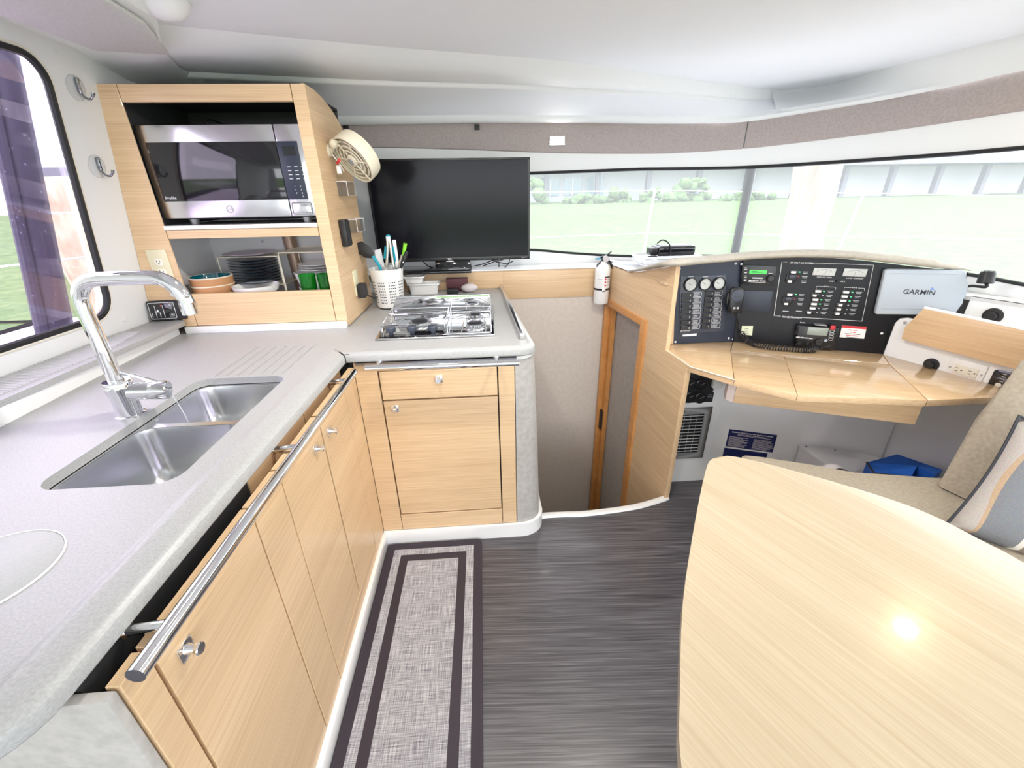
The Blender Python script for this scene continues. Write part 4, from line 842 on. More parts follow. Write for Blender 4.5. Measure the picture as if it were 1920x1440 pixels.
# coat hooks on clear discs
for i, (px, py) in enumerate(((147, 165), (186, 312))):
    F = Frame(onw(px - 3, py), (0, 1, 0), (.1346, 0, 1))
    if F.n.x < 0: F.u = -F.u; F.n = -F.n
    t = thing('coat_hook', ['upper chrome coat hook on clear disc beside the left window', 'lower chrome coat hook on clear disc beside the left window'][i], 'hook', F.o)
    part('disc', B().lathe(F.o + F.u * -.004 + F.n * .0006, F.n, [(0, .001), (.036, .001), (.036, 0)], 32).tube([F.o + F.n * .001 + F.u * (-.004 + .036 * math.cos(a)) + F.v * .036 * math.sin(a) for a in [j * 2 * math.pi / 32 for j in range(32)]], .0006, 5, closed=True), 'clear_film', t)
    part('hook', B().tube(smooth_path([F.p(0, .022, .006), F.p(0, .008, .006), F.p(0, -.014, .010), F.p(0, -.026, .022), F.p(0, -.026, .036), F.p(0, -.014, .045), F.p(0, -.006, .047)], 4), [.006] * 8 + [.0035] * 12 + [.005] * 5, 10).ball(F.p(0, .024, .006), .0068), 'dark_chrome', t)

# ================================================================== STAIRWELL PANEL AND DOOR FRAME
NPo = V((.77, 2.60, 0)); NPd = V((.884 - .77, 1.667 - 2.60, 0)).normalized()
NF = Frame(NPo, NPd, (0, 0, 1)); NF.n = -NF.n if NF.n.x > 0 else NF.n      # u runs towards the camera, n faces the stairwell (-x)
def npx(px, py): x = onp(px, py, NPo, NF.n) - NPo; return x.dot(NPd), x.z
u_tl, v_tl = npx(1144, 562); u_tr, v_tr = npx(1205, 596)
sp2 = thing('stairwell_panel', 'tall wooden partition between the stairwell and chart table', 'partition', NPo + V((.05, -.5, 0)))
u_f = (V((.884, 1.667, 0)) - NPo).length
utop = [npx(1147, 499), npx(1180, 511), npx(1202, 509), npx(1235, 503), npx(1268, 499)]
def NPp(u, v, w=0): return NPo + NPd * u + V((0, 0, v)) + NF.n * w
ua, ub = .10, .505
pan = [(0.0, .845)] + [(0.0, utop[0][1])] + utop + [(utop[-1][0] + .01, .752), (u_f, .752), (u_f, -1.16), (ub + .055, -1.16), (ub + .055, .845)]
part('board', B().prism([NPp(u, v) for u, v in pan], NF.n * -.022), 'wood_part', sp2)
part('edge_strip', B().prism([NPp(u_f - .001, -.004, .002), NPp(u_f - .001, .735, .002), NPp(u_f + .006, .735, .002), NPp(u_f + .006, -.004, .002)], NF.n * -.026, .001), 'wood_y', sp2)
df = thing('door_2', 'orange teak door frame in the stairwell partition', 'door', NPp(.3, -1.15)); del df['category']; df['kind'] = 'structure'
part('door_frame', B().prism([NPp(ub, -1.16, .012), NPp(ub + .055, -1.16, .012), NPp(ub + .055, .845, .012), NPp(ub, .845, .012)], NF.n * -.05, .003), 'teak', df)
part('door_frame', B().prism([NPp(0.02, .807, .012), NPp(ub - .0005, .807, .012), NPp(ub - .0005, .845, .012), NPp(.02, .845, .012)], NF.n * -.05, .003), 'teak', df)
part('door_frame', B().prism([NPp(.012, -1.16, .012), NPp(.040, -1.16, .012), NPp(.040, .8065, .012), NPp(.012, .8065, .012)], NF.n * -.05, .003), 'teak', df)
part('door_panel', B().prism([NPp(.05, -1.16, -.055), NPp(ub + .02, -1.16, -.055), NPp(ub + .02, .84, -.055), NPp(.05, .84, -.055)], NF.n * -.02), 'door_fabric', df)
part('door_jamb', B().prism([NPp(.0405, -1.16, -.02), NPp(.072, -1.16, -.02), NPp(.072, .80, -.02), NPp(.0405, .80, -.02)], NF.n * -.03), 'teak', df)
part('latch', B().prism([NPp(.041, -.09, -.004), NPp(.066, -.09, -.004), NPp(.066, .06, -.004), NPp(.041, .06, -.004)], NF.n * -.012), 'black', df)

# fire extinguisher
fx = thing('fire_extinguisher', 'small white fire extinguisher strapped to the wooden panel corner', 'extinguisher', (.722, 2.535, .826))
fo = V((.722, 2.535, .826)); fr = .046
part('cylinder', B().lathe(fo, (0, 0, 1), [(0, 0), (fr - .004, 0), (fr, .006), (fr, .195), (fr * .93, .212), (fr * .7, .230), (fr * .42, .240), (fr * .36, .252), (0, .252)], 36), 'whitegloss', fx)
def patch(z0, z1, a0, a1, r, m, nm, parent=fx, seg=8):
    rows = [[fo + V((r * math.cos(math.radians(a0 + (a1 - a0) * i / seg)), r * math.sin(math.radians(a0 + (a1 - a0) * i / seg)), z)) for i in range(seg + 1)] for z in (z0, z1)]
    return part(nm, B().loft(rows), m, parent)
lb = patch(.098, .170, -150, -20, fr + .0005, 'white', 'label'); 
patch(.162, .169, -88, -32, fr + .001, 'black', 'title_bar', lb)
for i, z in enumerate((.148, .130, .112)): patch(z, z + .010, -86, -74, fr + .001, 'red', 'symbol', lb); patch(z + .002, z + .004, -68, -36, fr + .001, 'alu', 'caption', lb); patch(z + .006, z + .008, -68, -40, fr + .001, 'alu', 'caption', lb)
for i in range(5): patch(.105 + i * .012, .107 + i * .012, -140, -100, fr + .001, 'alu', 'caption', lb)
part('strap', B().lathe(fo, (0, 0, 1), [(fr + .0005, .086), (fr + .003, .086), (fr + .003, .097), (fr + .0005, .097)], 36), 'black', fx); part('buckle', B().box((fo.x - .010, fo.y - fr - .008, .906), (fo.x + .012, fo.y - fr - .002, .925), .002), 'steel_brush', fx)
part('valve', B().cyl(fo + V((0, 0, .250)), fo + V((0, 0, .282)), .013, seg=16), 'black', fx)
part('gauge', B().cyl(fo + V((.008, -.014, .268)), fo + V((.008, -.026, .268)), .018, seg=24), 'pouch', fx)
part('handle', B().prism([fo + V(p) for p in ((-.024, -.006, .276), (.01, -.006, .284), (.045, -.006, .312), (.044, -.006, .306), (.018, -.006, .276), (-.022, -.006, .266))], (0, .014, 0), .001), 'black', fx)
part('trigger', B().prism([fo + V(p) for p in ((.016, -.006, .278), (.028, -.006, .270), (.06, -.006, .225), (.068, -.006, .205), (.054, -.006, .205), (.04, -.006, .232), (.014, -.006, .262))], (0, .014, 0), .001), 'black', fx)
part('hose_clip', B().prism([fo + V(p) for p in ((-.012, -.005, .260), (-.040, -.005, .232), (-.040, -.005, .212), (-.026, -.005, .218), (-.004, -.005, .248))], (0, .01, 0), .001), 'black', fx)
part('pull_tab', B().box((fo.x - .052, fo.y - .010, fo.z + .264), (fo.x - .018, fo.y - .004, fo.z + .273), .001), 'blue_tab', fx)
part('bracket', B().box((.70, 2.582, .86), (.745, 2.5935, 1.02)).box((.712, 2.579, .90), (.732, 2.585, .93)), 'black', fx)

# ================================================================== CHART TABLE
ZN = .75
P_ = lambda px, py, z=ZN: onz(px, py, z)
ct = thing('chart_table', 'glossy wooden chart table with hinged lids before the instruments', 'table', (1.3, 1.55, .70))
A, Bp, Cc, D, Ee, Ff = P_(1245, 652), P_(1297, 690), P_(1380, 706), P_(1500, 732), P_(1742, 748), P_(1900, 742)
A = V((.872, 1.90, ZN)); Bp = V((.888, 1.635, ZN)); Cc = V((.998, 1.482, ZN)); D = V((1.152, 1.325, ZN)); Ee = V((1.58, 1.238, ZN)); Ff = V((1.975, 1.232, ZN))
hL, hM, hR = P_(1370, 657), P_(1470, 667), P_(1668, 683)
bk = [V((.90, 1.945, ZN)), V((1.255, 1.945, ZN)), V((1.828, 1.692, ZN))]
dn = V((0, 0, -.026))
g_ = .0018
def shrink(poly, d=g_):
    c = sum(poly, V((0, 0, 0))) / len(poly); return [p + (c - p).normalized() * d for p in poly]
def slab_(nm, poly): return part(nm, B().prism(shrink(poly), dn, .0015, 2), 'wood_nav', ct)
slab_('left_top', [A, Bp, Cc, hL, hL.lerp(bk[1], .98), bk[0]])
slab_('back_strip', [hL, hM, hR, bk[2], bk[1]])
slab_('small_lid', [Cc, D, hM, hL]); slab_('large_lid', [D, Ee, hR, hM]); slab_('right_top', [Ee, Ff, V((1.985, 1.24, ZN)), bk[2], hR])
part('left_edge_bead', B().tube([A + V((-.003, 0, .002)), Bp + V((-.003, 0, .002)), Cc + V((-.001, -.002, .002))], .0025, 8), 'ivory2', ct)
part('hinge_line', B().tube([hL + V((0, 0, .0008)), hM + V((0, 0, .0008)), hR + V((0, 0, .0008))], .0012, 6), 'chrome', ct)
bm0, bm1 = V((1.03, 1.505, .722)), V((1.60, 1.262, .722)); bdn = (bm1 - bm0).normalized(); bnn = V((-bdn.y, bdn.x, 0))
part('apron', B().prism([bm0, bm1, bm1 + bnn * .018, bm0 + bnn * .018], (0, 0, -.088), .001), 'wood_nav', ct)
part('apron_end', B().prism([bm0 - bdn * .001, bm0 - bdn * .028 + bnn * .02, bm0 + bnn * .07 - bdn * .03, bm0 + bnn * .06 ], (0, 0, -.088), .001), 'pink_block', ct)
# under-table walls
WB0, WB1 = V((1.17, 1.81, 0)), V((1.86, 1.545, 0))
struct('wall_footwell_left', B().box((.892, 1.80, -.04), (1.175, 1.83, .722)), 'whitegloss')
wbn = Frame(WB0, WB1 - WB0, (0, 0, 1))
struct('wall_footwell', B().prism([WB0, WB1, WB1 - wbn.n * .03, WB0 - wbn.n * .03], (0, 0, .722)), 'whitegloss')
RW0, RW1 = V((1.825, 1.689, 0)), V((1.977, 1.265, 0)); rwd = (RW1 - RW0).normalized()
RF = Frame(RW0, RW1 - RW0, (0, 0, 1))
if RF.n.x > 0: RF.n = -RF.n
RE = RW0 + rwd * 1.2
RU0 = NR.p((V((2.026, 1.61, 0)) - NRo0).dot(NRd0.normalized()), 0) if False else V((2.035, 1.602, 0)); RU1 = RU0 + rwd * .50
rwt = [(0, 0), (1.05, 0), (1.05, .93), (.035, .93), (.012, .922), (.002, .90)]
struct('wall_right', B().prism([RW0 + rwd * u + V((0, 0, z)) for u, z in rwt], RF.n * -.02, .004), 'gel')
struct('wall_right_upper', B().prism([RU0, RU1, RU1 - RF.n * .015, RU0 - RF.n * .015], (0, 0, 1.03)), 'gel')
struct('trim_7', B().prism([RW0 + rwd * .03 + V((0, 0, .915)), RW0 + rwd * 1.05 + V((0, 0, .915)), RU1 + V((0, 0, .915)), RU0 + V((0, 0, .915)) - rwd * .02], (0, 0, -.012)), 'gel')
struct('wall_right_lower', B().box((2.18, -2.6, 0), (2.22, .62, 1.03)), 'gel')
ledge_out = [wc(i, 1.03, .005) for i in range(NW) if WC[i].x > 2.0 and WC[i].y > -2.55]
struct('trim_6', B().prism([RU0 - rwd * .03 + V((0, 0, 1.03)), RU1 + V((0, 0, 1.03)), V((2.21, .5, 1.03)), V((2.2, -2.55, 1.03))] + ledge_out[::-1], (0, 0, -.015)), 'whitegloss')
# oval speaker on the ledge
oc_ = V((2.125, 1.50, 1.032)); ov = thing('oval_ledge_vent', 'oval white moulded vent on the window ledge at right', 'vent', oc_)
part('rim', B().tube([oc_ + rwd * .085 * math.cos(a) + V((rwd.y, -rwd.x, 0)) * .026 * math.sin(a) for a in [i * 2 * math.pi / 36 for i in range(36)]], .003, 6, closed=True), 'white', ov)
for i in range(5): part('slat', B().box((oc_.x - .05 + i * .02, oc_.y - .015, 1.031), (oc_.x - .04 + i * .02, oc_.y + .015, 1.035), .001), 'white', ov)

# vent grille and gauges below the chart table
VF = Frame((.88, 1.80, 0), (1, 0, 0), (0, 0, 1))
va, vb = VF.q(1262, 862); vu1, vv1 = VF.q(1335, 762); vu0, vv0 = .012, VF.q(1316, 857)[1]
vu1 = VF.q(1328, 800)[0]
vg = thing('air_vent', 'grey metal air vent grille low beside the partition edge', 'vent', VF.p((vu0 + vu1) / 2, vv0))
fwid = .038
part('frame', B().sheet([VF.p(u, v, .006) for u, v in ((vu0 + .004, vv0), (vu1, vv0), (vu1, vv1), (vu0 + .004, vv1))], [[VF.p(u, v, .006) for u, v in ((vu0 + .012, vv0 + fwid), (vu1 - fwid, vv0 + fwid), (vu1 - fwid, vv1 - fwid), (vu0 + .012, vv1 - fwid))]]).fbox(VF, vu1 - .003, vu1, vv0, vv1, .0005, .006), 'alu', vg)
part('duct', B().fbox(VF, vu0 + .008, vu1 - fwid + .004, vv0 + fwid - .004, vv1 - fwid + .004, .0005, .001), 'black', vg)
ns = 12
for i in range(ns): v = vv0 + fwid + (vv1 - vv0 - 2 * fwid) * (i + .5) / ns; part('slat', B().fbox(VF, vu0 + .008, vu1 - fwid, v - .0014, v + .0014, .003, .007), 'print', vg)
for i in range(6): u = vu0 - .0 + (vu1 - fwid - vu0) * i / 6; part('vertical_slat', B().fbox(VF, u - .001, u + .001, vv0 + fwid, vv1 - fwid, .0015, .003), 'alu', vg)
for v in (vv0 + .018, vv1 - .018): part('screw', B().cyl(VF.p((vu0 + vu1) / 2 - .03, v, .006), VF.p((vu0 + vu1) / 2 - .03, v, .008), .005, seg=10), 'ink', vg)
gp = thing('black_gauge_panel', 'black round-gauge panel under the chart table left end', 'panel', VF.p(.07, .60))
gu1_, gv0_ = VF.q(1334, 752); gv1_ = .722
part('plate', B().fbox(VF, .014, gu1_, gv0_, gv1_, .0005, .010, .003), 'black', gp)
for px, py in ((1313, 719), (1311, 744), (1293, 718), (1291, 743)):
    u, v = VF.q(px, py); gg = part('gauge', B().lathe(VF.p(u, v, .010), VF.n, [(.030, 0), (.030, .006), (.026, .008), (.025, .005), (0, .005)], 28), 'bezel', gp)
    part('needle', B().fbox(Frame(VF.p(u, v, .0152), (1, .0, .5), (-.5, 0, 1)), -.004, .02, -.001, .001, 0, .001), 'alu', gg)
u, v = VF.q(1329, 742); part('caption', B().fbox(VF, u - .012, u + .010, v - .003, v, .010, .0105).fbox(VF, u - .010, u + .012, v + .008, v + .010, .010, .0105), 'alu', gp, stuff=True)
u, v = VF.q(1341, 716); wp = thing('white_plug', 'white plug with short cord beside the black gauge panel', 'plug', VF.p(u, v - .02))
part('body', B().fbox(VF, u - .024, u + .024, v - .024, v + .022, .0006, .03, .007, 3), 'whitegloss', wp); part('cord', B().cyl(VF.p(u - .005, v - .024, .012), VF.p(u - .005, v - .05, .010), .003, seg=8), 'white', wp)
# placard and marks on the footwell wall
def wpx(px, py): return wbn.q(px, py)
c0 = [wpx(1367, 803), wpx(1457, 817), wpx(1451, 850), wpx(1360, 840)]
uL = (c0[0][0] + c0[3][0]) / 2; uR = c0[1][0]; vT = (c0[0][1] + c0[1][1]) / 2; vB = vT - (uR - uL) * .47
pc = thing('blue_placard', 'navy discharge notice placard on the white footwell wall', 'placard', wbn.p((uL + uR) / 2, vB))
part('plate', B().fbox(wbn, uL, uR, vB, vT, .0005, .002), 'placard', pc)
text('Discharge Of Oil Garbage Into The Sea Is Prohibited', wbn.p((uL + uR) / 2, vT - .013, .0024), wbn.u, wbn.v, .0088, 'print', pc, 'lettering', 'CENTER', bold=.0003)
pm = B(); random.seed(8); W_ = uR - uL
for i in range(2): pm.fbox(wbn, uL + W_ * .2, uR - W_ * (.2 - i * .1), vT - .024 - i * .006, vT - .0215 - i * .006, .002, .0023)
for col in (0, 1):
    for i in range(10):
        a = uL + .008 + col * W_ * .52; pm.fbox(wbn, a, a + W_ * .43 - random.random() * .03, vT - .042 - i * .0062, vT - .0395 - i * .0062, .002, .0023)
part('small_print', pm, 'pouch', pc, stuff=True)
pc2 = solo('lower_placard', B().fbox(wbn, uL - .003, uR - .02, vB - .09, vB - .010, .0005, .002), 'placard', 'second navy placard just below the discharge notice', 'placard')
lt = thing('painted_lettering', 'black lettering on the footwell wall mostly hidden by the apron', 'lettering', wbn.at(1480, 760))
text('1230960', wbn.at(1398, 757, .001) + V((0, 0, .022)), wbn.u, wbn.v, .06, 'ink', lt, 'lettering', sx=1.1)

# ------------------------------------------------------------------ instrument panels
NL = Frame((.925, 1.938, ZN), (1.253 - .925, .004, 0), (0, .06, 1))
NRo = V((1.256, 1.943, ZN)); NRd = V((1.828, 1.692, ZN)) - NRo
NR = Frame(NRo, NRd, (0, 0, 1))
def qs(F, *pts): return [F.q(*p) for p in pts]
inst = thing('breaker_panel', 'dark instrument panel with three gauges and rocker switches', 'panel', NL.p(.15, 0))
poly = qs(NL, (1262, 648), (1269, 497), (1330, 490), (1393, 486)); poly[0] = (poly[0][0], .001); uw = (NRo - NL.o).dot(NL.u) - .002
poly[-1] = (uw, poly[-1][1]); poly.append((uw, .001))
part('board', B().prism([NL.p(u, v, .0) for u, v in poly], NL.n * -.012), 'navpanel', inst)
su = poly[0][0]
part('side_strip', B().prism([NL.p(su - .028, .001, .002), NL.p(su - .001, .001, .002), NL.p(poly[1][0] - .001, poly[1][1], .002), NL.p(poly[1][0] - .026, poly[1][1] - .004, .002)], NL.n * -.016), 'wood_x', inst)
pq = qs(NL, (1273, 628), (1276, 518), (1361, 515), (1356, 620))
part('plate', B().prism([NL.p(u, v, 0) for u, v in pq], NL.n * .004, .001), 'navplate', inst)
def screw(F, px, py, parent, m='print', r=.0055):
    u, v = F.q(px, py); part('screw', B().lathe(F.p(u, v, .0005), F.n, [(r, 0), (r, .002), (r * .6, .003), (0, .003)], 12), m, parent)
for p in ((1274, 504), (1379, 494), (1266, 641), (1366, 634)): screw(NL, *p, inst)
for p in ((1279, 522), (1358, 519)): screw(NL, *p, inst, 'alu', .003)
for px, py, rp in ((1293, 533, .033), (1320, 532, .030), (1346, 531, .031)):
    u, v = NL.q(px, py); gg = part('gauge', B().lathe(NL.p(u, v, .004), NL.n, [(rp, 0), (rp, .012), (rp * .88, .014), (rp * .86, .011)], 28), 'bezel', inst)
    part('dial', B().cyl(NL.p(u, v, .0105), NL.p(u, v, .0112), rp * .86, seg=28), 'meter', gg)
    part('needle', B().cell([NL.p(u + a, v + b_, c_) for c_ in (.0112, .0118) for a, b_ in ((-.012, .006), (-.0115, .0075), (.003, -.001), (.002, -.0025))]), 'ink', gg)
    part('caption', B().fbox(NL, u - .012, u + .012, v + rp + .002, v + rp + .0042, .004, .0045), 'print', inst)
for r in range(7):
    for (cx0, cy0), (cx1, cy1), wd in (((1287, 553), (1285, 614), .055), ((1329, 550), (1322, 611), .044)):
        px = cx0 + (cx1 - cx0) * r / 6; py = cy0 + (cy1 - cy0) * r / 6; u, v = NL.q(px, py)
        sw = part('rocker_switch', B().cell([NL.p(u - wd / 2, v - .011, .004), NL.p(u + wd / 2, v - .011, .004), NL.p(u + wd / 2, v + .011, .004), NL.p(u - wd / 2, v + .011, .004), NL.p(u - wd / 2, v - .010, .010), NL.p(u + wd / 2, v - .010, .014), NL.p(u + wd / 2, v + .010, .014), NL.p(u - wd / 2, v + .010, .010)], .001, 1), 'bezel', inst)
        part('tick', B().fbox(NL, u + wd * .2, u + wd * .28, v - .005, v + .005, .0125, .0142), 'alu', sw)
    for (cx0, cy0), (cx1, cy1) in (((1306, 552), (1303, 612)), ((1345, 549), (1341, 610))):
        px = cx0 + (cx1 - cx0) * r / 6; py = cy0 + (cy1 - cy0) * r / 6; u, v = NL.q(px, py)
        ic = B().tube([NL.p(u + a, v + b_, .0045) for a, b_ in rrect(-.022, .022, -.011, .011, .003, 2)], .0008, 5, closed=True)
        for k_ in range(3): ic.fbox(NL, u - .017 + random.random() * .006, u + .006 + random.random() * .010, v - .007 + k_ * .005, v - .0055 + k_ * .005, .004, .0046)
        part('icon_frame', ic, 'print', inst)
ftext(NL, 'Scheiber', 1275, 620, .016, 'print', inst, .0046, shear=.3)
u, v = NL.q(1293, 627); part('label_strip', B().fbox(NL, u - .036, u + .036, v - .008, v + .006, .0005, .0018), 'white', inst)

inst2 = thing('ac_panel', 'black instrument panel with mains switches behind the chart table', 'panel', NR.p(.35, 0))
pr_ = [(0.002, .001), (-.029, .395), (-.026, NR.q(1396, 485)[1])] + qs(NR, (1440, 484), (1500, 483), (1560, 484), (1620, 489), (1680, 496), (1750, 504), (1815, 511), (1800, 590)) + qs(NR, (1690, 605), (1665, 605), (1655, 664))
pr_[-1] = (pr_[-1][0], .001)
part('board', B().prism([NR.p(u, v, 0) for u, v in pr_], NR.n * -.012), 'navdark', inst2)
for p in ((1390, 495), (1372, 636), (1653, 625), (1807, 551)): screw(NR, *p, inst2)
# remote display unit, upper left
ds = thing('charger_remote', 'black display unit with green screen and knob on the instrument panel', 'display', NR.at(1420, 530))
dq = qs(NR, (1388, 532), (1392, 496), (1456, 499), (1450, 536))
part('case', B().prism([NR.p(u, v, 0.0005) for u, v in dq], NR.n * .006, .001), 'bezel', ds)
u, v = NR.q(1421, 509.5); part('screen', B().fbox(NR, u - .036, u + .036, v - .008, v + .008, .0066, .0078), 'lcd_green', ds)
part('digits', B().fbox(NR, u - .028, u - .004, v + .001, v + .004, .0078, .0082).fbox(NR, u - .026, u + .026, v - .005, v - .003, .0078, .0082), 'ink', ds, stuff=True)
u, v = NR.q(1444, 521); part('knob', B().lathe(NR.p(u, v, .0066), NR.n, [(.017, 0), (.016, .012), (.013, .015), (0, .015)], 20), 'bezel', ds)
u, v = NR.q(1420, 521); part('slot', B().fbox(NR, u - .022, u + .022, v - .003, v + .003, .0066, .0075), 'alu', ds)
mm = B()
for i, px in enumerate((1406, 1413, 1419, 1426, 1432)): u, v = NR.q(px, 526 + i * .3); mm.fbox(NR, u - .006, u + .006, v - .001, v + .003, .0066, .0075).fbox(NR, u - .008, u + .008, v - .006, v - .0045, .0066, .007)
for i, py in enumerate((502, 505, 511, 517, 520, 524, 526)): u, v = NR.q(1398 - i * .2, py); mm.fbox(NR, u - .006, u + .006, v - .0015, v + .0015, .0066, .007)
u, v = NR.q(1444, 512); mm.fbox(NR, u - .008, u + .008, v - .001, v + .001, .0066, .007)
part('buttons', mm, 'print', ds, stuff=True)
blank = solo('blank_cover_plate', B().prism([NR.p(*q, .0005) for q in qs(NR, (1382, 581), (1388, 544), (1449, 546), (1443, 585))], NR.n * .003, .001), 'navpanel', 'blank dark cover plate below the green display unit', 'plate')
# mains switchboard lettering and switches
bord = qs(NR, (1466, 491), (1638, 497), (1616, 602), (1451, 592))
def seg_line(a, b_): return B().tube([NR.p(*a, .001), NR.p(*b_, .001)], .0013, 6)
TLn, TRn, BRn, BLn = bord
def lerp2(a, b_, t): return (a[0] + (b_[0] - a[0]) * t, a[1] + (b_[1] - a[1]) * t)
lb_ = B().tube([NR.p(*lerp2(TLn, TRn, .30), .001), NR.p(*TRn, .001), NR.p(*BRn, .001), NR.p(*lerp2(BLn, BRn, .30), .001)], .0013, 6).tube([NR.p(*lerp2(TLn, TRn, .06), .001), NR.p(*TLn, .001), NR.p(*BLn, .001), NR.p(*lerp2(BLn, BRn, .08), .001)], .0013, 6)
part('border_line', lb_, 'print', inst2)
ftext(NR, '120 VOLT AC SYSTEM', 1480, 492.5, .0098, 'print', inst2, bold=.0002)
ftext(NR, 'PANELTRONICS', 1467, 594, .0112, 'print', inst2, bold=.0002)
for (ax0, ay0, ax1, ay1), lab in (((1525, 502, 1566, 517), 'LINE VOLTAGE'), ((1582, 503, 1624, 519), 'LOAD CURRENT')):
    a = NR.q(ax0 + 1, ay0); b_ = NR.q(ax1 - 2, ay1)
    mo = part('meter', B().fbox(NR, a[0], b_[0], b_[1], a[1], .0005, .006, .0015), 'meter', inst2)
    cu_ = ((a[0] + b_[0]) / 2, b_[1] + .003)
    part('scale', B().tube([NR.p(cu_[0] + .032 * math.cos(t), cu_[1] + .006 + .018 * math.sin(t), .0064) for t in [math.radians(25 + i * 13) for i in range(11)]], .0005, 5), 'ink', mo)
    part('needle', B().cyl(NR.p(*cu_, .0064), NR.p(cu_[0] + (.010 if ax0 < 1550 else 0), cu_[1] + .022, .0064), .0004, seg=5), 'ink', mo)
    ftext(NR, lab, (ax0 + ax1) / 2, ay1 + 3, .0085, 'print', inst2, align='CENTER')
for s_, px, py in (('BUS A', 1549, 537.3), ('BUS B', 1602, 539.3), ('LINE 1', 1560, 527.5), ('LINE 2', 1579, 528)): ftext(NR, s_, px, py, .0078, 'print', inst2, align='CENTER')
for (xa, xb, y) in ((1531, 1567, 538), (1583, 1621, 540)):
    part('bracket_line', B().tube([NR.at(xa - .5, y + 4, .001), NR.at(xa, y - 1, .001), NR.at(xa + 13, y - .8, .001)], .0008, 5).tube([NR.at(xb - 12, y, .001), NR.at(xb, y + .5, .001), NR.at(xb - .5, y + 5, .001)], .0008, 5), 'print', inst2)
def bw(px, py, w_=.016, h_=.009, on=True):
    u, v = NR.q(px, py)
    k_ = part('breaker', B().fbox(NR, u - .014, u + .020, v - .009, v + .009, .0005, .003, .001), 'bezel', inst2); part('toggle', B().fbox(NR, u - w_ / 2, u + w_ / 2, v - h_ / 2, v + h_ / 2, .003, .013, .001), 'white', k_)
for i in range(6):
    px = 1533 - i * 2.6; py = 545.5 + i * 8; sm = i in (1, 5)
    bw(px - (4 if sm else 0), py, .014 if sm else .022)
    u, v = NR.q(px + 12, py + .6); part('indicator', B().fbox(NR, u - .003, u + .003, v - .002, v + .002, .0005, .002), 'led_green' if i < 4 and i != 1 else 'alu', inst2)
    u, v = NR.q(px + 24, py + 1.2); part('caption', B().fbox(NR, u - .012, u + .012, v + .001, v + .0035, .0005, .001).fbox(NR, u - .008, u + .009, v - .005, v - .0025, .0005, .001), 'alu', inst2)
    px = 1585 - i * 2.6; py = 547.5 + i * 8; sm = i > 2
    bw(px - (3 if sm else 0), py, .015 if sm else .022)
    u, v = NR.q(px + 13, py + .8); part('indicator', B().fbox(NR, u - .003, u + .003, v - .002, v + .002, .0005, .002), 'led_green' if i < 3 else 'alu', inst2)
    u, v = NR.q(px + 25, py + 1.3); part('caption', B().fbox(NR, u - .012, u + .012, v + .001, v + .0035, .0005, .001).fbox(NR, u - .008, u + .009, v - .005, v - .0025, .0005, .001), 'alu', inst2)
for px, py in ((1483, 515), (1476, 557)):
    u, v = NR.q(px, py + 3); k_ = part('main_breaker', B().fbox(NR, u - .020, u + .024, v - .024, v + .010, .0005, .006, .002), 'bezel', inst2); part('toggle', B().fbox(NR, u - .012, u + .012, v - .006, v + .008, .006, .018, .002), 'navplate', k_)
    bw(px + 4, py - 5, .020, .009); bw(px - 3, py + 12, .016, .009)
    for j in range(3): u, v = NR.q(px + 27 - j * 1.5, py - 4 + j * 8.5); part('caption', B().fbox(NR, u - .011, u + .011, v + .001, v + .0035, .0005, .001).fbox(NR, u - .008, u + .009, v - .005, v - .0025, .0005, .001), 'alu', inst2)
    u, v = NR.q(px + 16, py - 5); part('indicator', B().fbox(NR, u - .003, u + .003, v - .002, v + .002, .0005, .002), 'led_green', inst2)
    u, v = NR.q(px + 14, py + 4); part('indicator', B().fbox(NR, u - .003, u + .003, v - .001, v + .001, .0005, .002), 'red', inst2)
for px in (1473, 1498): u, v = NR.q(px, 583.5); part('caption', B().fbox(NR, u - .012, u + .012, v - .002, v + .002, .0005, .001), 'alu', inst2)
u, v = NR.q(1571, 527); part('selector', B().fbox(NR, u - .008, u + .006, v - .004, v + .004, .0005, .010, .001), 'bezel', inst2)
# VHF radio
vr = thing('vhf_radio', 'black marine radio with grey display low on the instrument panel', 'radio', NR.at(1530, 640))
vq = qs(NR, (1488, 645), (1495, 607), (1570, 612), (1560, 652)); vq = [(u, max(v, .004)) for u, v in vq]
part('case', B().prism([NR.p(u, v, .0005) for u, v in vq], NR.n * .030, .006, 3), 'bezel', vr)
a = NR.q(1516, 613, .03); b_ = NR.q(1550, 630, .03); part('display', B().fbox(NR, a[0], b_[0], b_[1], a[1], .030, .032, .001), 'lcd', vr)
u, v = NR.q(1535, 641, .03); part('dial', B().lathe(NR.p(u, v, .030), NR.n, [(.018, 0), (.017, .010), (.014, .013), (0, .013)], 24), 'bezel', vr)
u, v = NR.q(1548, 638, .03); part('blue_button', B().cyl(NR.p(u, v, .030), NR.p(u, v, .034), .0065, seg=14), 'garmin', vr)
u, v = NR.q(1562, 614, .03); part('distress_key', B().fbox(NR, u - .011, u + .009, v - .009, v + .009, .030, .034, .002), 'red', vr)
for i in range(4): u, v = NR.q(1560 - i * .8, 621 + i * 5, .03); part('key', B().tube([NR.p(u + p, v + q_, .031) for p, q_ in rrect(-.008, .008, -.005, .005, .003, 2)], .0008, 5, closed=True), 'print', vr)
for i in range(4): u, v = NR.q(1496 + i * 8, 632 + i * .8, .03); part('key', B().fbox(NR, u - .008, u + .008, v - .004, v + .003, .030, .033, .001), 'pouch' if i == 0 else 'alu', vr)
for i in range(2): u, v = NR.q(1497 + i * 15, 642 + i * 1.0, .03); part('knob', B().cyl(NR.p(u, v, .030), NR.p(u, v, .042), .009, .008, 14), 'bezel', vr)
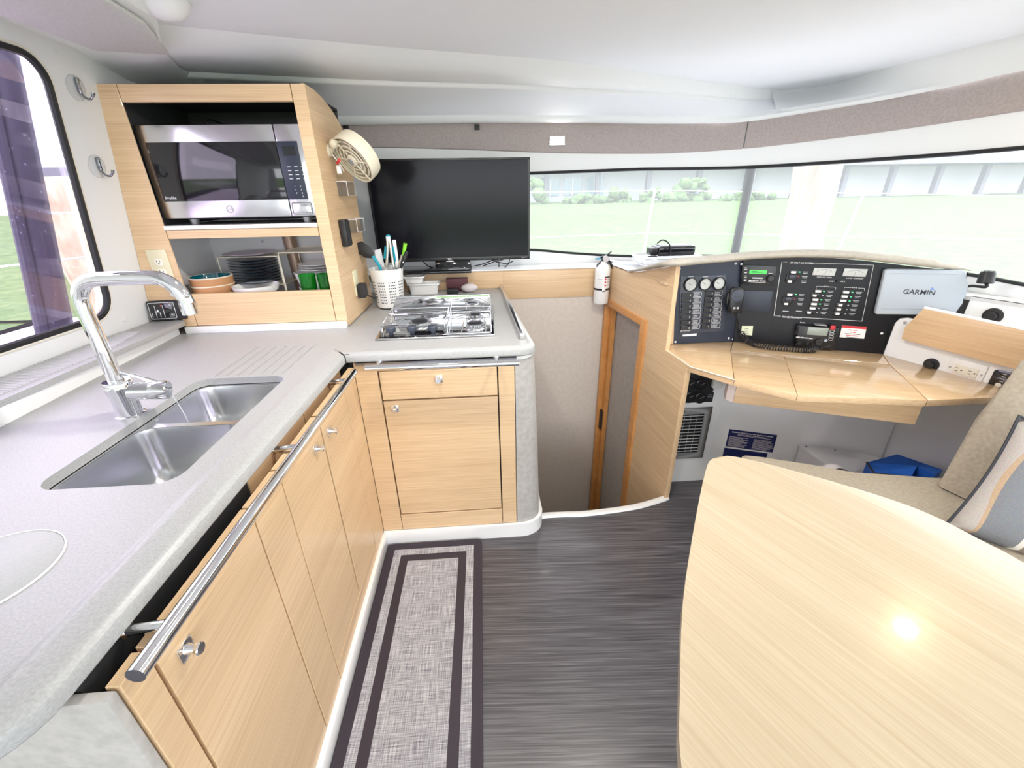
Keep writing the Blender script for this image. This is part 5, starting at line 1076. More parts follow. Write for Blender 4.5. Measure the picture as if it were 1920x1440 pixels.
for i in range(5): u, v = NR.q(1503 - i, 612 + i * 3.6, .03); part('speaker_slot', B().fbox(NR, u - .018, u + .014, v - .0025, v + .0025, .030, .0312), 'black', vr)
ftext(NR, 'Icom', 1500, 604.5, .011, 'print', vr, .003)
u, v = NR.q(1536, 607); part('caption', B().fbox(NR, u - .024, u + .024, v - .001, v + .001, .0008, .031), 'alu', vr)
# stickers
sk_ = thing('red_white_sticker', 'red and white notice sticker right of the marine radio', 'sticker', NR.at(1598, 634))
q4 = qs(NR, (1574, 632), (1579, 610), (1625, 613), (1620, 635))
part('paper', B().prism([NR.p(u, v, .0005) for u, v in q4], NR.n * .001), 'white', sk_)
part('red_bar', B().prism([NR.p(*q4[1], .0016), NR.p(*q4[2], .0016), NR.p(*lerp2(q4[2], q4[3], .2), .0016), NR.p(*lerp2(q4[1], q4[0], .2), .0016)], NR.n * .0004), 'red', sk_)
rl_ = B()
for py, hw in ((619, (.018,)), (623, (.012,)), (629.2, (.024,))):
    u, v = NR.q(1599 - (py - 619) * .15, py); rl_.fbox(NR, u - hw[0], u - .003, v - .0016, v + .0016, .0016, .002).fbox(NR, u + .001, u + hw[0], v - .0016, v + .0016, .0016, .002)
part('red_print', rl_, 'red', sk_, stuff=True)
sl_ = B()
for i, m_ in enumerate((626.2, 632.5)): u, v = NR.q(1598 - i, m_); sl_.fbox(NR, u - .030 + i * .008, u + .030 - i * .008, v - .0012, v + .0012, .0016, .002)
part('small_print', sl_, 'ink', sk_, stuff=True)
yl = thing('yellow_sticker', 'pale yellow label behind the coiled radio cord', 'sticker', NR.at(1402, 625))
part('paper', B().prism([NR.p(u, v, .0005) for u, v in qs(NR, (1391, 611), (1412, 611), (1410, 629), (1389, 627))], NR.n * .001), 'yellow_label', yl)
pm = B()
for i in range(4): u, v = NR.q(1400, 616 + i * 3); pm.fbox(NR, u - .010, u + .008, v - .001, v + .001, .0015, .002)
part('small_print', pm, 'ink', yl, stuff=True)
# chartplotter cover
gc = thing('chartplotter_cover', 'grey hard chartplotter cover lettered GARMIN on the panel', 'cover', NR.at(1725, 585))
gq = qs(NR, (1637, 584), (1655, 505), (1662, 503), (1800, 504), (1806, 509), (1805, 534), (1808, 540), (1806, 550), (1801, 558), (1796, 563), (1785, 588), (1640, 587))
part('lid', B().prism([NR.p(u, v, .0005) for u, v in gq], NR.n * .026, .006, 3), 'garmin', gc)
part('upper_crease', B().tube([NR.at(1668, 513, .0268), NR.at(1795, 514, .0268)], .0008, 5), 'garmin_side', gc); part('lower_crease', B().tube([NR.at(1652, 579, .0268), NR.at(1778, 580, .0268)], .0008, 5), 'garmin_side', gc)
ul, vl = NR.q(1693, 547, .027); ur, vr_ = NR.q(1752, 549.5, .027)
tx = text('GARMIN', NR.p(ul, vl, .0272), (NR.p(ur, vr_) - NR.p(ul, vl)), NR.v, .029, 'ink', gc, bold=.0001, sx=1.0); 
tri = [NR.at(1744, 543.5, .027), NR.at(1752, 543.5, .027), NR.at(1748.5, 538.5, .027)]; part('logo_triangle', B().prism(tri, NR.n * .0006), 'blueprint', gc)
# microphone and coiled cord
mc = thing('radio_microphone', 'black hand microphone with coiled cord hung on the instrument panel', 'microphone', NL.at(1380, 560, .02))
MF = Frame(NL.at(1378, 563, .078), (1, .0, 0), (0, .15, 1))
out = [(a * 1.4, b_ * 1.4) for a, b_ in [(-.022, .036), (-.012, .044), (.012, .044), (.024, .036), (.027, .012), (.022, -.02), (.012, -.042), (-.012, -.042), (-.02, -.02), (-.026, .012)]]
part('body', B().prism([MF.p(u, v, -.015) for u, v in out], MF.n * .030, .008, 3), 'bezel', mc)
part('speaker_face', B().lathe(MF.p(0, .022, .015), MF.n, [(.029, 0), (.028, .003), (.022, .004), (0, .004)], 24), 'navplate', mc)
for i in range(4): part('grille_slot', B().fbox(MF, -.018, .018, .009 + i * .008, .011 + i * .008, .0185, .0198), 'bezel', mc)
for u in (-.008, .008): part('key', B().fbox(MF, u - .005, u + .005, -.040, -.030, .014, .018, .001), 'alu', mc)
part('talk_key', B().fbox(MF, -.044, -.035, -.016, .036, -.010, .008, .002), 'bezel', mc)
part('holder', B().prism([NL.p(*NL.q(x, y), .001) for x, y in ((1363, 583), (1363, 553), (1378, 550), (1378, 583))], NL.n * .060, .002), 'black', mc)
cps = [MF.p(.0, -.058, .0), NR.at(1383, 600, .03), NR.at(1386, 616, .03), NR.at(1389, 622, .028), NR.at(1394, 632, .026), NR.at(1402, 639, .026), onz(1418, 646, ZN + .016), onz(1445, 651, ZN + .0145), onz(1480, 654, ZN + .0145), onz(1512, 656.5, ZN + .0145), onz(1530, 655, ZN + .016)]
cps = [V((p.x, p.y, max(p.z, ZN + .0145))) for p in cps]
part('cord_lead', B().tube(smooth_path(cps[:4], 5), .0028, 8), 'black', mc)
coil = smooth_path(cps[3:], 10); L_ = [0]
for a, b_ in zip(coil, coil[1:]): L_.append(L_[-1] + (b_ - a).length)
hx = []; turns = 32; per = 9; N_ = turns * per
j = 0
for i in range(N_ + 1):
    s_ = L_[-1] * i / N_
    while j < len(L_) - 2 and L_[j + 1] < s_: j += 1
    t = (s_ - L_[j]) / max(L_[j + 1] - L_[j], 1e-6); p = coil[j].lerp(coil[j + 1], t); tg = (coil[j + 1] - coil[j]).normalized(); e1 = tg.orthogonal().normalized() if abs(tg.z) > .9 else tg.cross(V((0, 0, 1))).normalized(); e2_ = tg.cross(e1)
    a = 2 * math.pi * i / per; hx.append(p + (e1 * math.cos(a) + e2_ * math.sin(a)) * .0125)
part('coiled_cord', B().tube(hx, .0027, 5), 'cordblack', mc)
part('cord_tail', B().tube(smooth_path([cps[-1], NR.at(1540, 653, .03), NR.at(1556, 648, .034)], 5), .0024, 6), 'black', mc)

# brow: padded edge along the top of the instrument panels, and the white console top behind
br_pts = [NPp(*npx(1180, 510)), NPp(*npx(1205, 507)), NPp(*npx(1235, 501)), NPp(*npx(1268, 496)) + V((.0, .0, 0)), NL.at(1310, 492), NL.at(1350, 488.5), NR.at(1396, 484), NR.at(1450, 481), NR.at(1520, 479.5), NR.at(1590, 482), NR.at(1660, 489), NR.at(1740, 498), NR.at(1818, 507)]
bp_ = smooth_path(br_pts, 4); wid = [min(1, i / 14) for i in range(len(bp_))]
rows = []
for i, p in enumerate(bp_):
    t = (bp_[min(i + 1, len(bp_) - 1)] - bp_[max(i - 1, 0)]); t.z = 0; t.normalize(); out_ = V((t.y, -t.x, 0)); s_ = .35 + .65 * wid[i]
    if i > len(bp_) - 5: s_ *= (len(bp_) - i) / 5
    rows.append([p + out_ * a * s_ + V((0, 0, z * s_)) for a, z in ((-.04, .000), (.030, -.004), (.044, .002), (.048, .012), (.042, .022), (.026, .028), (-.02, .026), (-.06, .018))])
bw_ = solo('instrument_brow', B().loft(rows, True, True), 'brow', 'pale padded brow curving over the instrument panels', 'brow', sharp=60)
tops = []
for i, p in enumerate(bp_):
    j = min(range(NW), key=lambda q: (WC[q] - V((p.x * 1.12 + .02, p.y + .25, 0))).length if WC[q].y > 1.2 else 9)
    zf = min(1.056, p.z + .004); o_ = V((.0, .035 if i > 4 else .004, 0)); wz = min(ZB[j] - .03, zf)
    tops.append([V((p.x, p.y + o_.y, zf)), V((p.x, p.y, 0)).lerp(wc(j, 0, .004), .5) + V((0, 0, (zf + wz) / 2)), wc(j, wz, .004)])
tops.insert(0, [V((.778, 2.60, 1.052)), V((.82, 2.66, 1.052)), wc(min(range(NW), key=lambda q: (WC[q] - V((.82, 2.79, 0))).length), 1.06, .004)])
ctp = solo('console_top', B().loft(tops), 'whitegloss', 'white console top beside the windscreen behind the partition', 'console')
# plastic trays and the black case on the console
zt0 = 1.060; kc0, kc1 = onz(1234, 481, 1.114), onz(1303, 479, 1.114)
tc_ = V(((kc0.x + kc1.x) / 2 - .02, (kc0.y + kc1.y) / 2 + .075, zt0)); TRf = Frame(tc_, (1, -.10, 0), (.10, 1, 0))
for i in range(4):
    s_ = .165 + i * .004; z = i * .0125
    t = thing('plastic_tray', ['clear plastic tray at the bottom of the console tray stack', 'clear plastic tray second from the bottom of the console tray stack', 'clear plastic tray third from the bottom of the console tray stack', 'clear plastic tray on top of the console stack under the black case'][i], 'tray', TRf.p(0, 0, z))
    r0 = [TRf.p(u, v, z) for u, v in rrect(-s_, s_, -.115, .115, .02, 4)]; r1 = [TRf.p(u, v, z + .011) for u, v in rrect(-s_ - .012, s_ + .012, -.125, .125, .025, 4)]
    b = B().loft([r0, r1], True); b.bm.faces.new([b.bm.verts.new(p) for p in r0]); part('basin', b, 'lid_clear', t); part('rim', B().tube(r1, .0022, 6, closed=True), 'frost', t)
zk = zt0 + .0535
KF = Frame((kc0.x - .03, kc0.y, zk), kc1 - kc0, (-.03, 1, 0)); KL = .03 + (kc1 - kc0).length
bc = thing('black_case', 'black zipped case with wrist strap on the plastic trays', 'case', KF.p(.12, .05))
part('body', B().fbox(KF, .03, KL, 0, .12, 0, .054, .010, 3), 'blackgloss', bc)
part('top_panel', B().fbox(KF, .05, KL - .02, .015, .105, .054, .058, .003), 'alu', bc)
part('strap', B().tube(smooth_path([KF.p(.095, -.003, .004), KF.p(.095, -.005, .045), KF.p(.088, .03, .075), KF.p(.066, .06, .083), KF.p(.055, .09, .064)], 5), .004, 6), 'black', bc)
part('zip_end', B().fbox(KF, -.01, .032, .01, .09, .004, .046, .008, 2), 'bezel', bc); part('zip_pull', B().fbox(KF, -.03, .02, -.012, .004, 0, .006, .002), 'ink', bc)

# reading lamp at the right end of the instrument panel
rlp = thing('reading_lamp', 'black gooseneck reading lamp at the right end of the instruments', 'lamp', NR.at(1815, 540))
lc0 = NR.at(1818, 533, .0); lh = NR.at(1850, 520, .06)
part('neck', B().tube(smooth_path([NR.at(1812, 537, .002), NR.at(1825, 536, .02), NR.at(1848, 538, .05), lh + V((.012, 0, -.026))], 5), .006, 8), 'black', rlp)
ld = V((-.12, -.22, -1)).normalized()
part('shade', B().lathe(lh - ld * .022, ld, [(r_ * .74, h_ * .85) for r_, h_ in [(0, -.004), (.020, -.003), (.030, .004), (.033, .014), (.0335, .052), (.031, .053), (.029, .046)]], 28), 'black', rlp)
part('lens', B().lathe(lh - ld * .022, ld, [(.0225, .0405), (.013, .039), (0, .038)], 24), 'pouch', rlp)
for i in range(8):
    a = i * math.pi / 4; e1 = ld.orthogonal().normalized(); e2_ = ld.cross(e1); part('vent_slot', B().ball(lh - ld * .0225 + (e1 * math.cos(a) + e2_ * math.sin(a)) * .019 + ld * -.001, .0022, 8), 'alu', rlp)

# ------------------------------------------------------------------ right wall fittings
def rq(px, py, w=0):
    x = onp(px, py, RW0 + RF.n * w, RF.n) - RW0; return x.dot(rwd), x.z
def RP(u, v, w=0): return RW0 + rwd * u + V((0, 0, v)) + RF.n * w
fb = thing('fiddle_board', 'wooden pocket board with clipped corner on the white side wall', 'board', RP(.25, .83, .03))
bq = [rq(1690, 636, .03), rq(1697, 613, .03), rq(1731, 579, .03), rq(1919, 620, .03)]; sl1 = (rq(1919, 696, .03)[0]); e_end = .42
dvdu = (bq[3][1] - bq[2][1]) / (bq[3][0] - bq[2][0]); q3 = rq(1919, 696, .03); dv2 = (q3[1] - bq[0][1]) / (q3[0] - bq[0][0])
poly = [bq[0], bq[1], bq[2], (bq[2][0] + e_end, bq[2][1] + dvdu * e_end), (bq[0][0] + e_end, bq[0][1] + dv2 * e_end)]
part('board', B().prism([RP(u, v, .03) for u, v in poly], RF.n * -.016, .001), 'wood_rw', fb)
part('cap', B().tube([RP(bq[2][0], bq[2][1] + .003, .022), RP(bq[2][0] + e_end, bq[2][1] + dvdu * e_end + .003, .022)], .007, 8), 'whitegloss', fb)
part('spacer', B().prism([RP(.05, .85, .001), RP(.5, .85, .001), RP(.5, .92, .001), RP(.05, .92, .001)], RF.n * .013), 'gel', fb)
def socket(px, py, lab, r=.026, RP=RP, back=0):
    u, v = rq(px, py, -back); t = thing('round_socket', lab, 'socket', RP(u, v, 0)); n_ = RF.n
    part('flange', B().lathe(RP(u, v, .001), n_, [(0, 0), (r, 0), (r, .005), (r * .8, .009), (r * .62, .010)], 28), 'blackmatte', t); part('cap', B().lathe(RP(u, v, .010), n_, [(r * .6, 0), (r * .6, .012), (r * .5, .015), (0, .015)], 24), 'black', t)
    for du, dv in ((-.7, .3), (.65, .2)): part('screw', B().lathe(RP(u + du * r, v + dv * r, .006), n_, [(.003, 0), (.003, .002), (0, .0025)], 10), 'print', t)
    part('hinge_tab', B().prism([RP(u + a, v + b_, .003) for a, b_ in ((-.006, -r * .8), (.008, -r * .8), (.006, -r * 1.12), (-.004, -r * 1.12))], n_ * .006), 'black', t)
socket(1747, 683, 'black round power socket on the white wall above the chart table'); DW = (RU0 - RW0).dot(-RF.n); socket(1862, 592, 'black round power socket above the wooden pocket board', .031, lambda u, v, w=0: RW0 + rwd * u + V((0, 0, v)) + RF.n * (w - DW), DW)
gf = thing('power_outlet', 'white framed outlet with ivory sockets on the side wall', 'outlet', RP(.2, .73))
gq_ = [rq(1773, 702), rq(1785, 668), rq(1852, 688), rq(1840, 724)]
gu0_, gu1_2 = (gq_[0][0] + gq_[1][0]) / 2, (gq_[2][0] + gq_[3][0]) / 2; gz0, gz1 = (gq_[0][1] + gq_[3][1]) / 2, (gq_[1][1] + gq_[2][1]) / 2
def rbox(u0, u1, v0, v1, w0, w1, bev=0): return B().cell([RP(u0, v0, w0), RP(u1, v0, w0), RP(u1, v1, w0), RP(u0, v1, w0), RP(u0, v0, w1), RP(u1, v0, w1), RP(u1, v1, w1), RP(u0, v1, w1)], bev)
part('plate', rbox(gu0_, gu1_2, gz0, gz1, .001, .006, .002), 'whitegloss', gf)
mu_, mv_ = (gu0_ + gu1_2) / 2, (gz0 + gz1) / 2
rc = part('receptacle', rbox(mu_ - .036, mu_ + .036, mv_ - .018, mv_ + .018, .006, .010, .001), 'ivory2', gf)
so = B()
for du in (-.020, .020):
    for a, b_ in ((-.006, .006), (-.006, -.006)): so.cell([RP(mu_ + du + a + x, mv_ + b_ + y, .0101 + z) for z in (0, .0005) for x, y in ((-.0045, -.001), (.0045, -.001), (.0045, .001), (-.0045, .001))])
    so.cyl(RP(mu_ + du + .009, mv_, .0101), RP(mu_ + du + .009, mv_, .0106), .003, seg=10)
part('slot', so, 'black', rc, stuff=True)
for du in (-.048, .048): part('screw', B().cyl(RP(mu_ + du, mv_, .006), RP(mu_ + du, mv_, .0075), .004, seg=10), 'alu', gf)
sw_ = thing('switch_panel', 'small black panel with three cream buttons beside the outlet', 'panel', RP(.4, .73))
s0 = rq(1849, 722); s1_ = rq(1857, 693); w0_ = rq(1908, 705)
su0, sv0, sv1 = s0[0] + .004, .735, .812; su1 = su0 + .125
part('plate', B().prism([RP(su0 + a, sv0 + b_, .001) for a, b_ in rrect(0, su1 - su0, 0, sv1 - sv0, .010, 4)], RF.n * .006, .001), 'blackgloss', sw_)
for i in range(3): part('button', B().lathe(RP(su0 + .028 + i * .030, sv0 + .020, .007), RF.n, [(.009, 0), (.009, .003), (.007, .004), (0, .004)], 18), 'cream', sw_)
part('display', rbox(su0 + .062, su0 + .105, sv0 + .040, sv0 + .058, .007, .0075), 'navpanel', sw_); part('brand_mark', rbox(su0 + .066, su0 + .098, sv0 + .060, sv0 + .067, .007, .0075), 'print', sw_)
for i in range(4): part('indicator', rbox(su0 + .026, su0 + .036, sv0 + .034 + i * .010, sv0 + .037 + i * .010, .007, .0076), 'alu', sw_)

# ------------------------------------------------------------------ footwell box and bag, seat, table, cushion
bxo = V((1.53, 1.655, 0)); bd = (WB1 - WB0).normalized(); bq_ = V((.06, -1, 0)).normalized()
b0 = bxo; b1 = bxo + bd * .27; b2 = b1 + V((.08, -.10, 0)); b3 = bxo + bq_ * .26; b4 = b3 + bd * .30
wbx = thing('white_storage_box', 'white painted storage box against the footwell wall', 'box', bxo + V((.1, -.1, 0)))
part('body', B().prism([b0, b3, b4, b2, b1], (0, 0, .285)), 'gel2', wbx); part('lid', B().prism([p + V((0, 0, .2865)) for p in shrink([b0, b3, b4, b2, b1], -.004)], (0, 0, .012), .002), 'gel', wbx)
for p in (b0 + bq_ * .02 + V((.015, 0, .298)), b0 + bd * .14 + V((0, -.012, .298))): part('screw', B().cyl(p, p + V((0, 0, .002)), .004, seg=8), 'ink', wbx)
bgz = .30
bt = thing('blue_bag', 'bright blue fabric bag on the storage box in the footwell', 'bag', (1.72, 1.42, bgz))
bl, bm_, brr = onz(1640, 886, .40), onz(1712, 867, .43), onz(1762, 890, .42)
bt_ = [V((bl.x, bl.y, .395)), V((bm_.x - .06, bm_.y - .06, .405)), V((bm_.x, bm_.y - .02, .428)), V((brr.x - .02, brr.y, .42)), V((brr.x + .06, brr.y + .04, .41)), V((bm_.x + .04, bm_.y + .10, .40)), V((bl.x + .04, bl.y + .08, .39))]
part('body', B().loft([[V((p.x, p.y, bgz)) for p in bt_], bt_], True, True), 'blue', bt, sharp=20)
part('binding', B().tube([V((bl.x + .04, bl.y + .08, .391)), V((bl.x, bl.y, .396)), V((bm_.x - .06, bm_.y - .06, .406))], .004, 6), 'black', bt)
sh = thing('mesh_pouch', 'grey mesh pouch with black edge peeping over the settee edge', 'pouch', onz(1570, 878, .40))
s0 = onz(1572, 877, .42); part('upper', B().ball(s0 + V((0, .02, -.05)), .05, 14, (1.1, .8, 1.0)), 'pouch', sh); part('trim', B().tube(smooth_path([s0 + V((-.045, -.008, -.022)), s0 + V((-.01, -.012, .0)), s0 + V((.03, -.012, -.012)), s0 + V((.05, -.01, -.035))], 4), .005, 6), 'black', sh)
part('base', B().box((s0.x - .05, s0.y - .03, .299), (s0.x + .05, s0.y + .08, s0.z - .09), .01), 'white', sh)

bs = thing('settee', 'taupe upholstered settee with backrest between the chart and dining tables', 'settee', (1.6, .7, 0))
seat = [(.95, 1.10), (1.00, 1.335), (1.07, 1.315), (1.20, 1.235), (1.33, 1.17), (1.45, 1.115), (1.56, 1.088), (2.02, 1.085), (2.15, .6), (2.15, .2), (1.45, .2), (1.2, .62)]
part('cushion', B().prism([(x, y, .38) for x, y in seat], (0, 0, .12), .03, 4), 'taupe', bs)
part('base', B().prism([(x * .985 + .02, y * .98 + .005, 0) for x, y in seat], (0, 0, .378)), 'gel2', bs)
bkr = part('backrest_core', B().box((1.72, 1.03, .5), (1.98, 1.08, .94)), 'taupe', bs)
sb_ = [V((1.54, 1.075, .505)), V((1.605, 1.10, .75)), V((1.665, 1.112, .95)), V((1.71, 1.115, .99)), V((1.99, 1.115, .99)), V((1.99, 1.075, .505))]
part('pad', B().prism(sb_, (.03, -.095, -.0), .018, 3), 'taupe', bkr)
part('seam', B().tube([V((1.66, 1.0, .80)), V((1.70, 1.0, .815)), V((1.98, 1.0, .82))], .004, 6), 'leather', bkr)

# striped scatter cushion, leaning
cu = thing('striped_cushion', 'striped grey, brown and cream scatter cushion against the backrest', 'cushion', (1.66, .88, .5))
up_ = V((.13, .06, .245)).normalized(); nn_ = V((-.42, -.80, .30)); nn_ = (nn_ - up_ * nn_.dot(up_)).normalized(); rt_ = up_.cross(nn_)
if rt_.x < 0: rt_ = -rt_
cc = V((1.645, .80, .630)) - up_ * .022; n = 20; hs = .235
def cus(i, j, sgn):
    a = -1 + 2 * i / n; b_ = -1 + 2 * j / n; th = .075 * (max(0, (1 - a ** 4) * (1 - b_ ** 4))) ** .5; k_ = 1 - .05 * (1 - abs(a)) * (abs(b_) ** 3) - 0
    return V((a * hs * (1 - .06 * (1 - b_ * b_) * abs(a) ** 3), b_ * .187 * (1 - .06 * (1 - a * a) * abs(b_) ** 3), sgn * th))
bmm = B()
for sgn in (1, -1): bmm.loft([[cus(i, j, sgn) for j in range(n + 1)] for i in range(n + 1)])
co = mesh_obj('cover', bmm, 'stripes', V((0, 0, 0)), 80); co.parent = cu; mw_ = Matrix((rt_, up_, rt_.cross(up_))).transposed().to_4x4(); mw_.translation = cc - cu.location; co.matrix_local = mw_
pip = [cus(0, j, 0) for j in range(n + 1)] + [cus(i, n, 0) for i in range(1, n + 1)] + [cus(n, j, 0) for j in range(n - 1, -1, -1)] + [cus(i, 0, 0) for i in range(n - 1, 0, -1)]
po = mesh_obj('piping', B().tube(pip, .0042, 8, closed=True), 'ink', V((0, 0, 0))); po.parent = cu; po.matrix_local = mw_

# dining table
tb = thing('dining_table', 'large pale wooden dining table with curved edge', 'table', (.7, .2, 0))
tpts = [(.245, .291), (.284, .383), (.36, .54), (.464, .715), (.56, .868), (.625, .965), (.652, .995), (.685, 1.012), (.725, 1.008), (.775, .982), (.85, .93), (.95, .85), (1.03, .775), (1.072, .715), (1.098, .64), (1.119, .573), (1.14, .4), (1.15, 0), (1.1, -.35), (.25, -.35), (.19, -.1), (.20, .1)]
tp_ = smooth_path([V((x, y, .692)) for x, y in tpts], 3, True)
part('top', B().prism(tp_, (0, 0, .028), .005, 3), 'wood_table', tb)
part('pedestal', B().lathe((.72, .30, 0), (0, 0, 1), [(0, 0), (.19, 0), (.19, .012), (.05, .03), (.045, .64), (.14, .68), (.14, .6915), (0, .6915)], 32), 'steel_brush', tb)

# galley runner
rn = thing('galley_runner', 'grey woven anti-fatigue runner mat with dark borders', 'mat', (-.28, .5, 0))
mx0, mx1, my0, my1 = -.483, -.060, -.05, 1.462
part('base', B().prism([V((x, y, .001)) for x, y in rrect(mx0, mx1, my0, my1, .02, 5)], (0, 0, .010), .004, 2), 'mat_dark', rn)
def ring(d0, d1, m, nm): part(nm, B().sheet([V((x, y, .0114)) for x, y in rrect(mx0 + d0, mx1 - d0, my0 + d0, my1 - d0, .003, 2)], [[V((x, y, .0114)) for x, y in rrect(mx0 + d1, mx1 - d1, my0 + d1, my1 - d1, .003, 2)]]), m, rn)
ring(.035, .068, 'linen', 'outer_band')
part('centre', B().sheet([V((x, y, .0114)) for x, y in rrect(mx0 + .102, mx1 - .102, my0 + .102, my1 - .102, .003, 2)]), 'linen', rn)

# ================================================================== OUTSIDE
lawn = B(); ny, nx = 22, 30; random.seed(2)
lawn.loft([[V((-40 + 90 * i / nx, 6.2 + 20 * j / ny, -.05 + 1.06 * min(1, (j / ny) * 1.45) + .03 * noise.noise(V((i * .9, j * .9, 0))))) for i in range(nx + 1)] for j in range(ny + 1)])
o = struct('ground_lawn', lawn, 'lawn', sharp=180)
struct('ground', B().box((-60, -60, -1.4), (60, 60, -1.35)), 'lawn')
fo_ = thing('marina_building', 'long pale grey building beyond the lawn with dark columns', 'building', (8, 25, 1))
part('wall', B().box((-25, 26.5, .8), (40, 27, 8)), 'facade', fo_); part('roof_slab', B().box((-25, 24, 2.62), (40, 27, 3.0)), 'facade_dark', fo_)
for i in range(16): part('column', B().box((-8 + i * 2.9, 25.4, .9), (-7.75 + i * 2.9, 25.7, 2.62)), 'facade_dark', fo_)
for i in range(3): f = part('window', B().box((3.6 + i * 1.3, 26.4, 1.35), (4.6 + i * 1.3, 26.52, 2.3)), 'facade_glass', fo_); part('window_frame', B().box((4.05 + i * 1.3, 26.36, 1.35), (4.12 + i * 1.3, 26.42, 2.3)), 'white', f)
def bush(x, y, z, sx, sz, lab, seed):
    b = B(); random.seed(seed)
    for i in range(26): a = random.uniform(-1, 1); b.ball((x + a * sx, y + random.uniform(-.35, .35), z + random.random() * sz * (1 - abs(a) * .5)), random.uniform(.14, .32) * (sz / 1.0) ** .5, 8, (1, 1, .85))
    ret = b
    for v in b.bm.verts: v.co += V((noise.noise(v.co * 7), noise.noise(v.co * 7 + V((9, 0, 0))), noise.noise(v.co * 7 + V((0, 9, 0))))) * .12
    o = solo('garden_bush', b, 'hedge', lab, 'bush', sharp=180); return o
bush(2.2, 21.7, 1.05, 1.0, 1.25, 'tall green bush in front of the building, near the television edge', 1)
bush(4.75, 20.9, .98, .9, .45, 'low pale bush right of the tall bush by the building', 2); bush(6.6, 21.6, .98, .6, .7, 'dark rounded bush before the building columns', 3)
bush(8.3, 20.9, .98, .75, .55, 'low dark bush left of the large garden bush', 4); bush(10.3, 21.7, 1.0, .85, 1.15, 'large bright green bush before the building middle', 5); bush(12.7, 20.9, .95, 1.15, .45, 'low spreading bush beside the large garden bush', 6)
tk = thing('palm_trunk', 'thick leaning grey tree trunk outside the right windscreen pane', 'tree', (5.8, 7.2, 0))
ptx = lambda px, py, y: ony(px, py, y)
part('trunk', B().tube([ptx(1495, 500, 7.0), ptx(1505, 440, 7.0), ptx(1525, 360, 7.0), ptx(1545, 250, 7.0)], [.32, .30, .32, .34], 14), 'bark', tk)
# boat rail outside the windscreen
dk = B().loft([[wc(i, .92, -.02) for i in range(i0, NW - 4)], [wc(i, .80, -.55) for i in range(i0, NW - 4)], [wc(i, .72, -1.5) for i in range(i0, NW - 4)]]); struct('ground_foredeck', dk, 'deck')
st_y = 4.6
gr_ = thing('guard_rail', 'white wire guard rail along the foredeck outside the windscreen', 'rail', (1.2, st_y, .75))
sA_, sB2 = ony(1228, 357, st_y), ony(1620, 362, st_y - .5); sC = ony(900, 362, st_y + .1); sD = ony(2150, 372, st_y - 1.6)
for a in (sA_, sB2): part('stanchion', B().cyl((a.x - (.06 if a is sA_ else .12), a.y, .70), a, .012, seg=10), 'stanchion', gr_)
part('wire', B().tube([sC, sA_, sB2, sD], .0045, 6), 'wire', gr_)
w2 = [ony(900, 449, st_y + .1), ony(1222, 437, st_y), ony(1608, 443, st_y - .5), ony(2150, 455, st_y - 1.6)]; part('wire', B().tube(w2, .0045, 6), 'wire', gr_)
# port side: side deck, rigging cover pole, pile, guard wires
struct('ground_side_deck', B().cell([V((-3.2, -2, .62)), V((-1.47, -2, .72)), V((-1.47, 3.2, .72)), V((-3.2, 3.2, .62)), V((-3.2, -2, .66)), V((-1.47, -2, .86)), V((-1.47, 3.2, .86)), V((-3.2, 3.2, .66))]), 'deck_pink_cast')
pA, pB = onx(112, 640, -1.56), onx(-8, 70, -1.56)
dirp = (pB - pA).normalized()
solo('rigging_cover', B().tube([pA - dirp * .25, pA, pB, pB + dirp * .4], [.045, .045, .045, .045], 16).tube([pA - dirp * .25 + V((-.0, -.055, 0)), pB + dirp * .4 + V((0, -.06, 0))], .018, 10), 'rigging_cover', 'dark navy covered pole just outside the left window', 'pole')
pl_ = thing('dock_pile', 'tan wooden dock pile outside the left window', 'pile', (-4.2, 4.2, -1.3))
c_ = onx(128, 420, -4.2); part('post', B().tube([(c_.x, c_.y + .25, -1.3), (c_.x, c_.y + .05, 1.0), (c_.x, c_.y - .03, c_.z + .42)], [.25, .23, .21], 16), 'pile', pl_)
wr_ = thing('guard_rail', 'white guard wires outside the left window', 'rail', (-3, 2, .7))
for ya, yb in ((402, 398), (500, 482)): part('wire', B().tube([onx(-300, ya + 5, -3.1), onx(0, ya, -3.1), onx(160, yb, -3.1), onx(260, yb - 3, -3.1)], .006, 6), 'wire', wr_)
part('stanchion', B().cyl((-3.12, 4.2, .62), (-3.1, 4.2, 1.45), .014, seg=8), 'stanchion', wr_); part('stanchion', B().cyl((-3.12, .3, .62), (-3.1, .3, 1.45), .014, seg=8), 'stanchion', wr_)
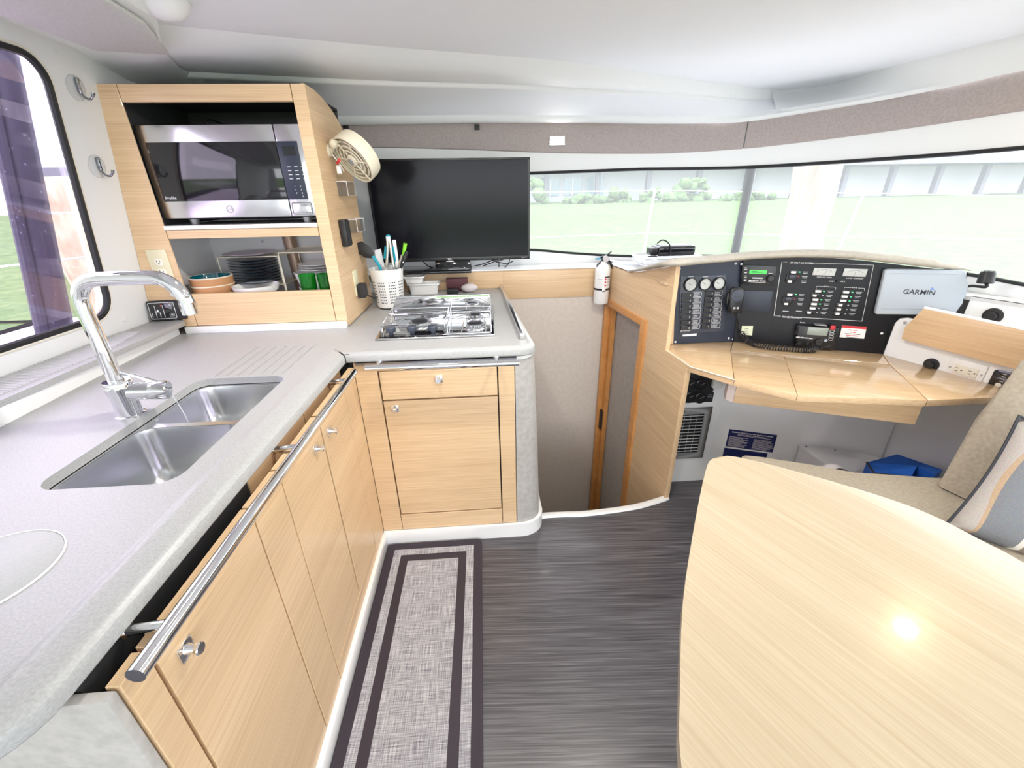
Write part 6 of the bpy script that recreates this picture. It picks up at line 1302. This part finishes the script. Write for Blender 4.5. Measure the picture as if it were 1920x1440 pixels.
gb_ = B().loft([[V((-26, -20, .55 + .2 * noise.noise(V((i, 0, 0))))) + V((0, i * 3.2, 0)) for i in range(16)], [V((-6.5, -20 + i * 3.2, -.1)) for i in range(16)]]); struct('ground_bank', gb_, 'lawn', sharp=180)
bush(-20, 11.5, .5, 2.4, 1.6, 'dark tree mass on the far bank seen through the left window', 9)
# aft cockpit sole so that light has something to bounce on
struct('ground_cockpit', B().box((-1.6, -6, -.06), (2.4, -2.6, -.02)), 'deck')

# unseen downlights added to fill the cabin, right-edge one excepted; daylight openings
def lamp_disc(x, y, power, lab, col=(1, .95, .86)):
    t = thing('unseen_downlight', lab, 'light', (x, y, 1.948))
    part('ring', B().lathe((x, y, 1.9495), (0, 0, -1), [(.045, 0), (.045, .006), (.036, .008), (.034, .004)], 28), 'chrome', t); part('lens', B().lathe((x, y, 1.9475), (0, 0, -1), [(.034, 0), (0, .001)], 24), 'lamp', t)
    ld_ = bpy.data.lights.new('downlight', 'AREA'); ld_.shape = 'DISK'; ld_.size = .07; ld_.energy = power; ld_.color = col
    lo = bpy.data.objects.new('bulb', ld_); C.objects.link(lo); lo.parent = t; lo.location = (0, 0, -.012)
lamp_disc(1.15, .30, 1.5, 'unseen fill downlight added above the dining table'); lamp_disc(1.97, 1.22, .8, 'round chrome ceiling downlight at the right edge above the settee', (1, .86, .45)); lamp_disc(-.25, 1.18, 4.5, 'unseen fill downlight added over the galley counter'); lamp_disc(.50, 1.2, 5, 'unseen fill downlight added over the stair step'); lamp_disc(1.0, -1.5, 6, 'unseen fill downlight added near the cockpit door')
def portal(loc, rot, sx, sy):
    ld_ = bpy.data.lights.new('daylight_opening', 'AREA'); ld_.shape = 'RECTANGLE'; ld_.size = sx; ld_.size_y = sy; ld_.cycles.is_portal = True
    lo = bpy.data.objects.new('daylight_opening', ld_); C.objects.link(lo); lo.location = loc; lo.rotation_euler = rot
portal((.47, -2.62, .97), (math.pi / 2, 0, math.pi), 3.2, 1.95)
portal((-1.40, 1.2, 1.46), (0, math.radians(-97), 0), .85, .95)
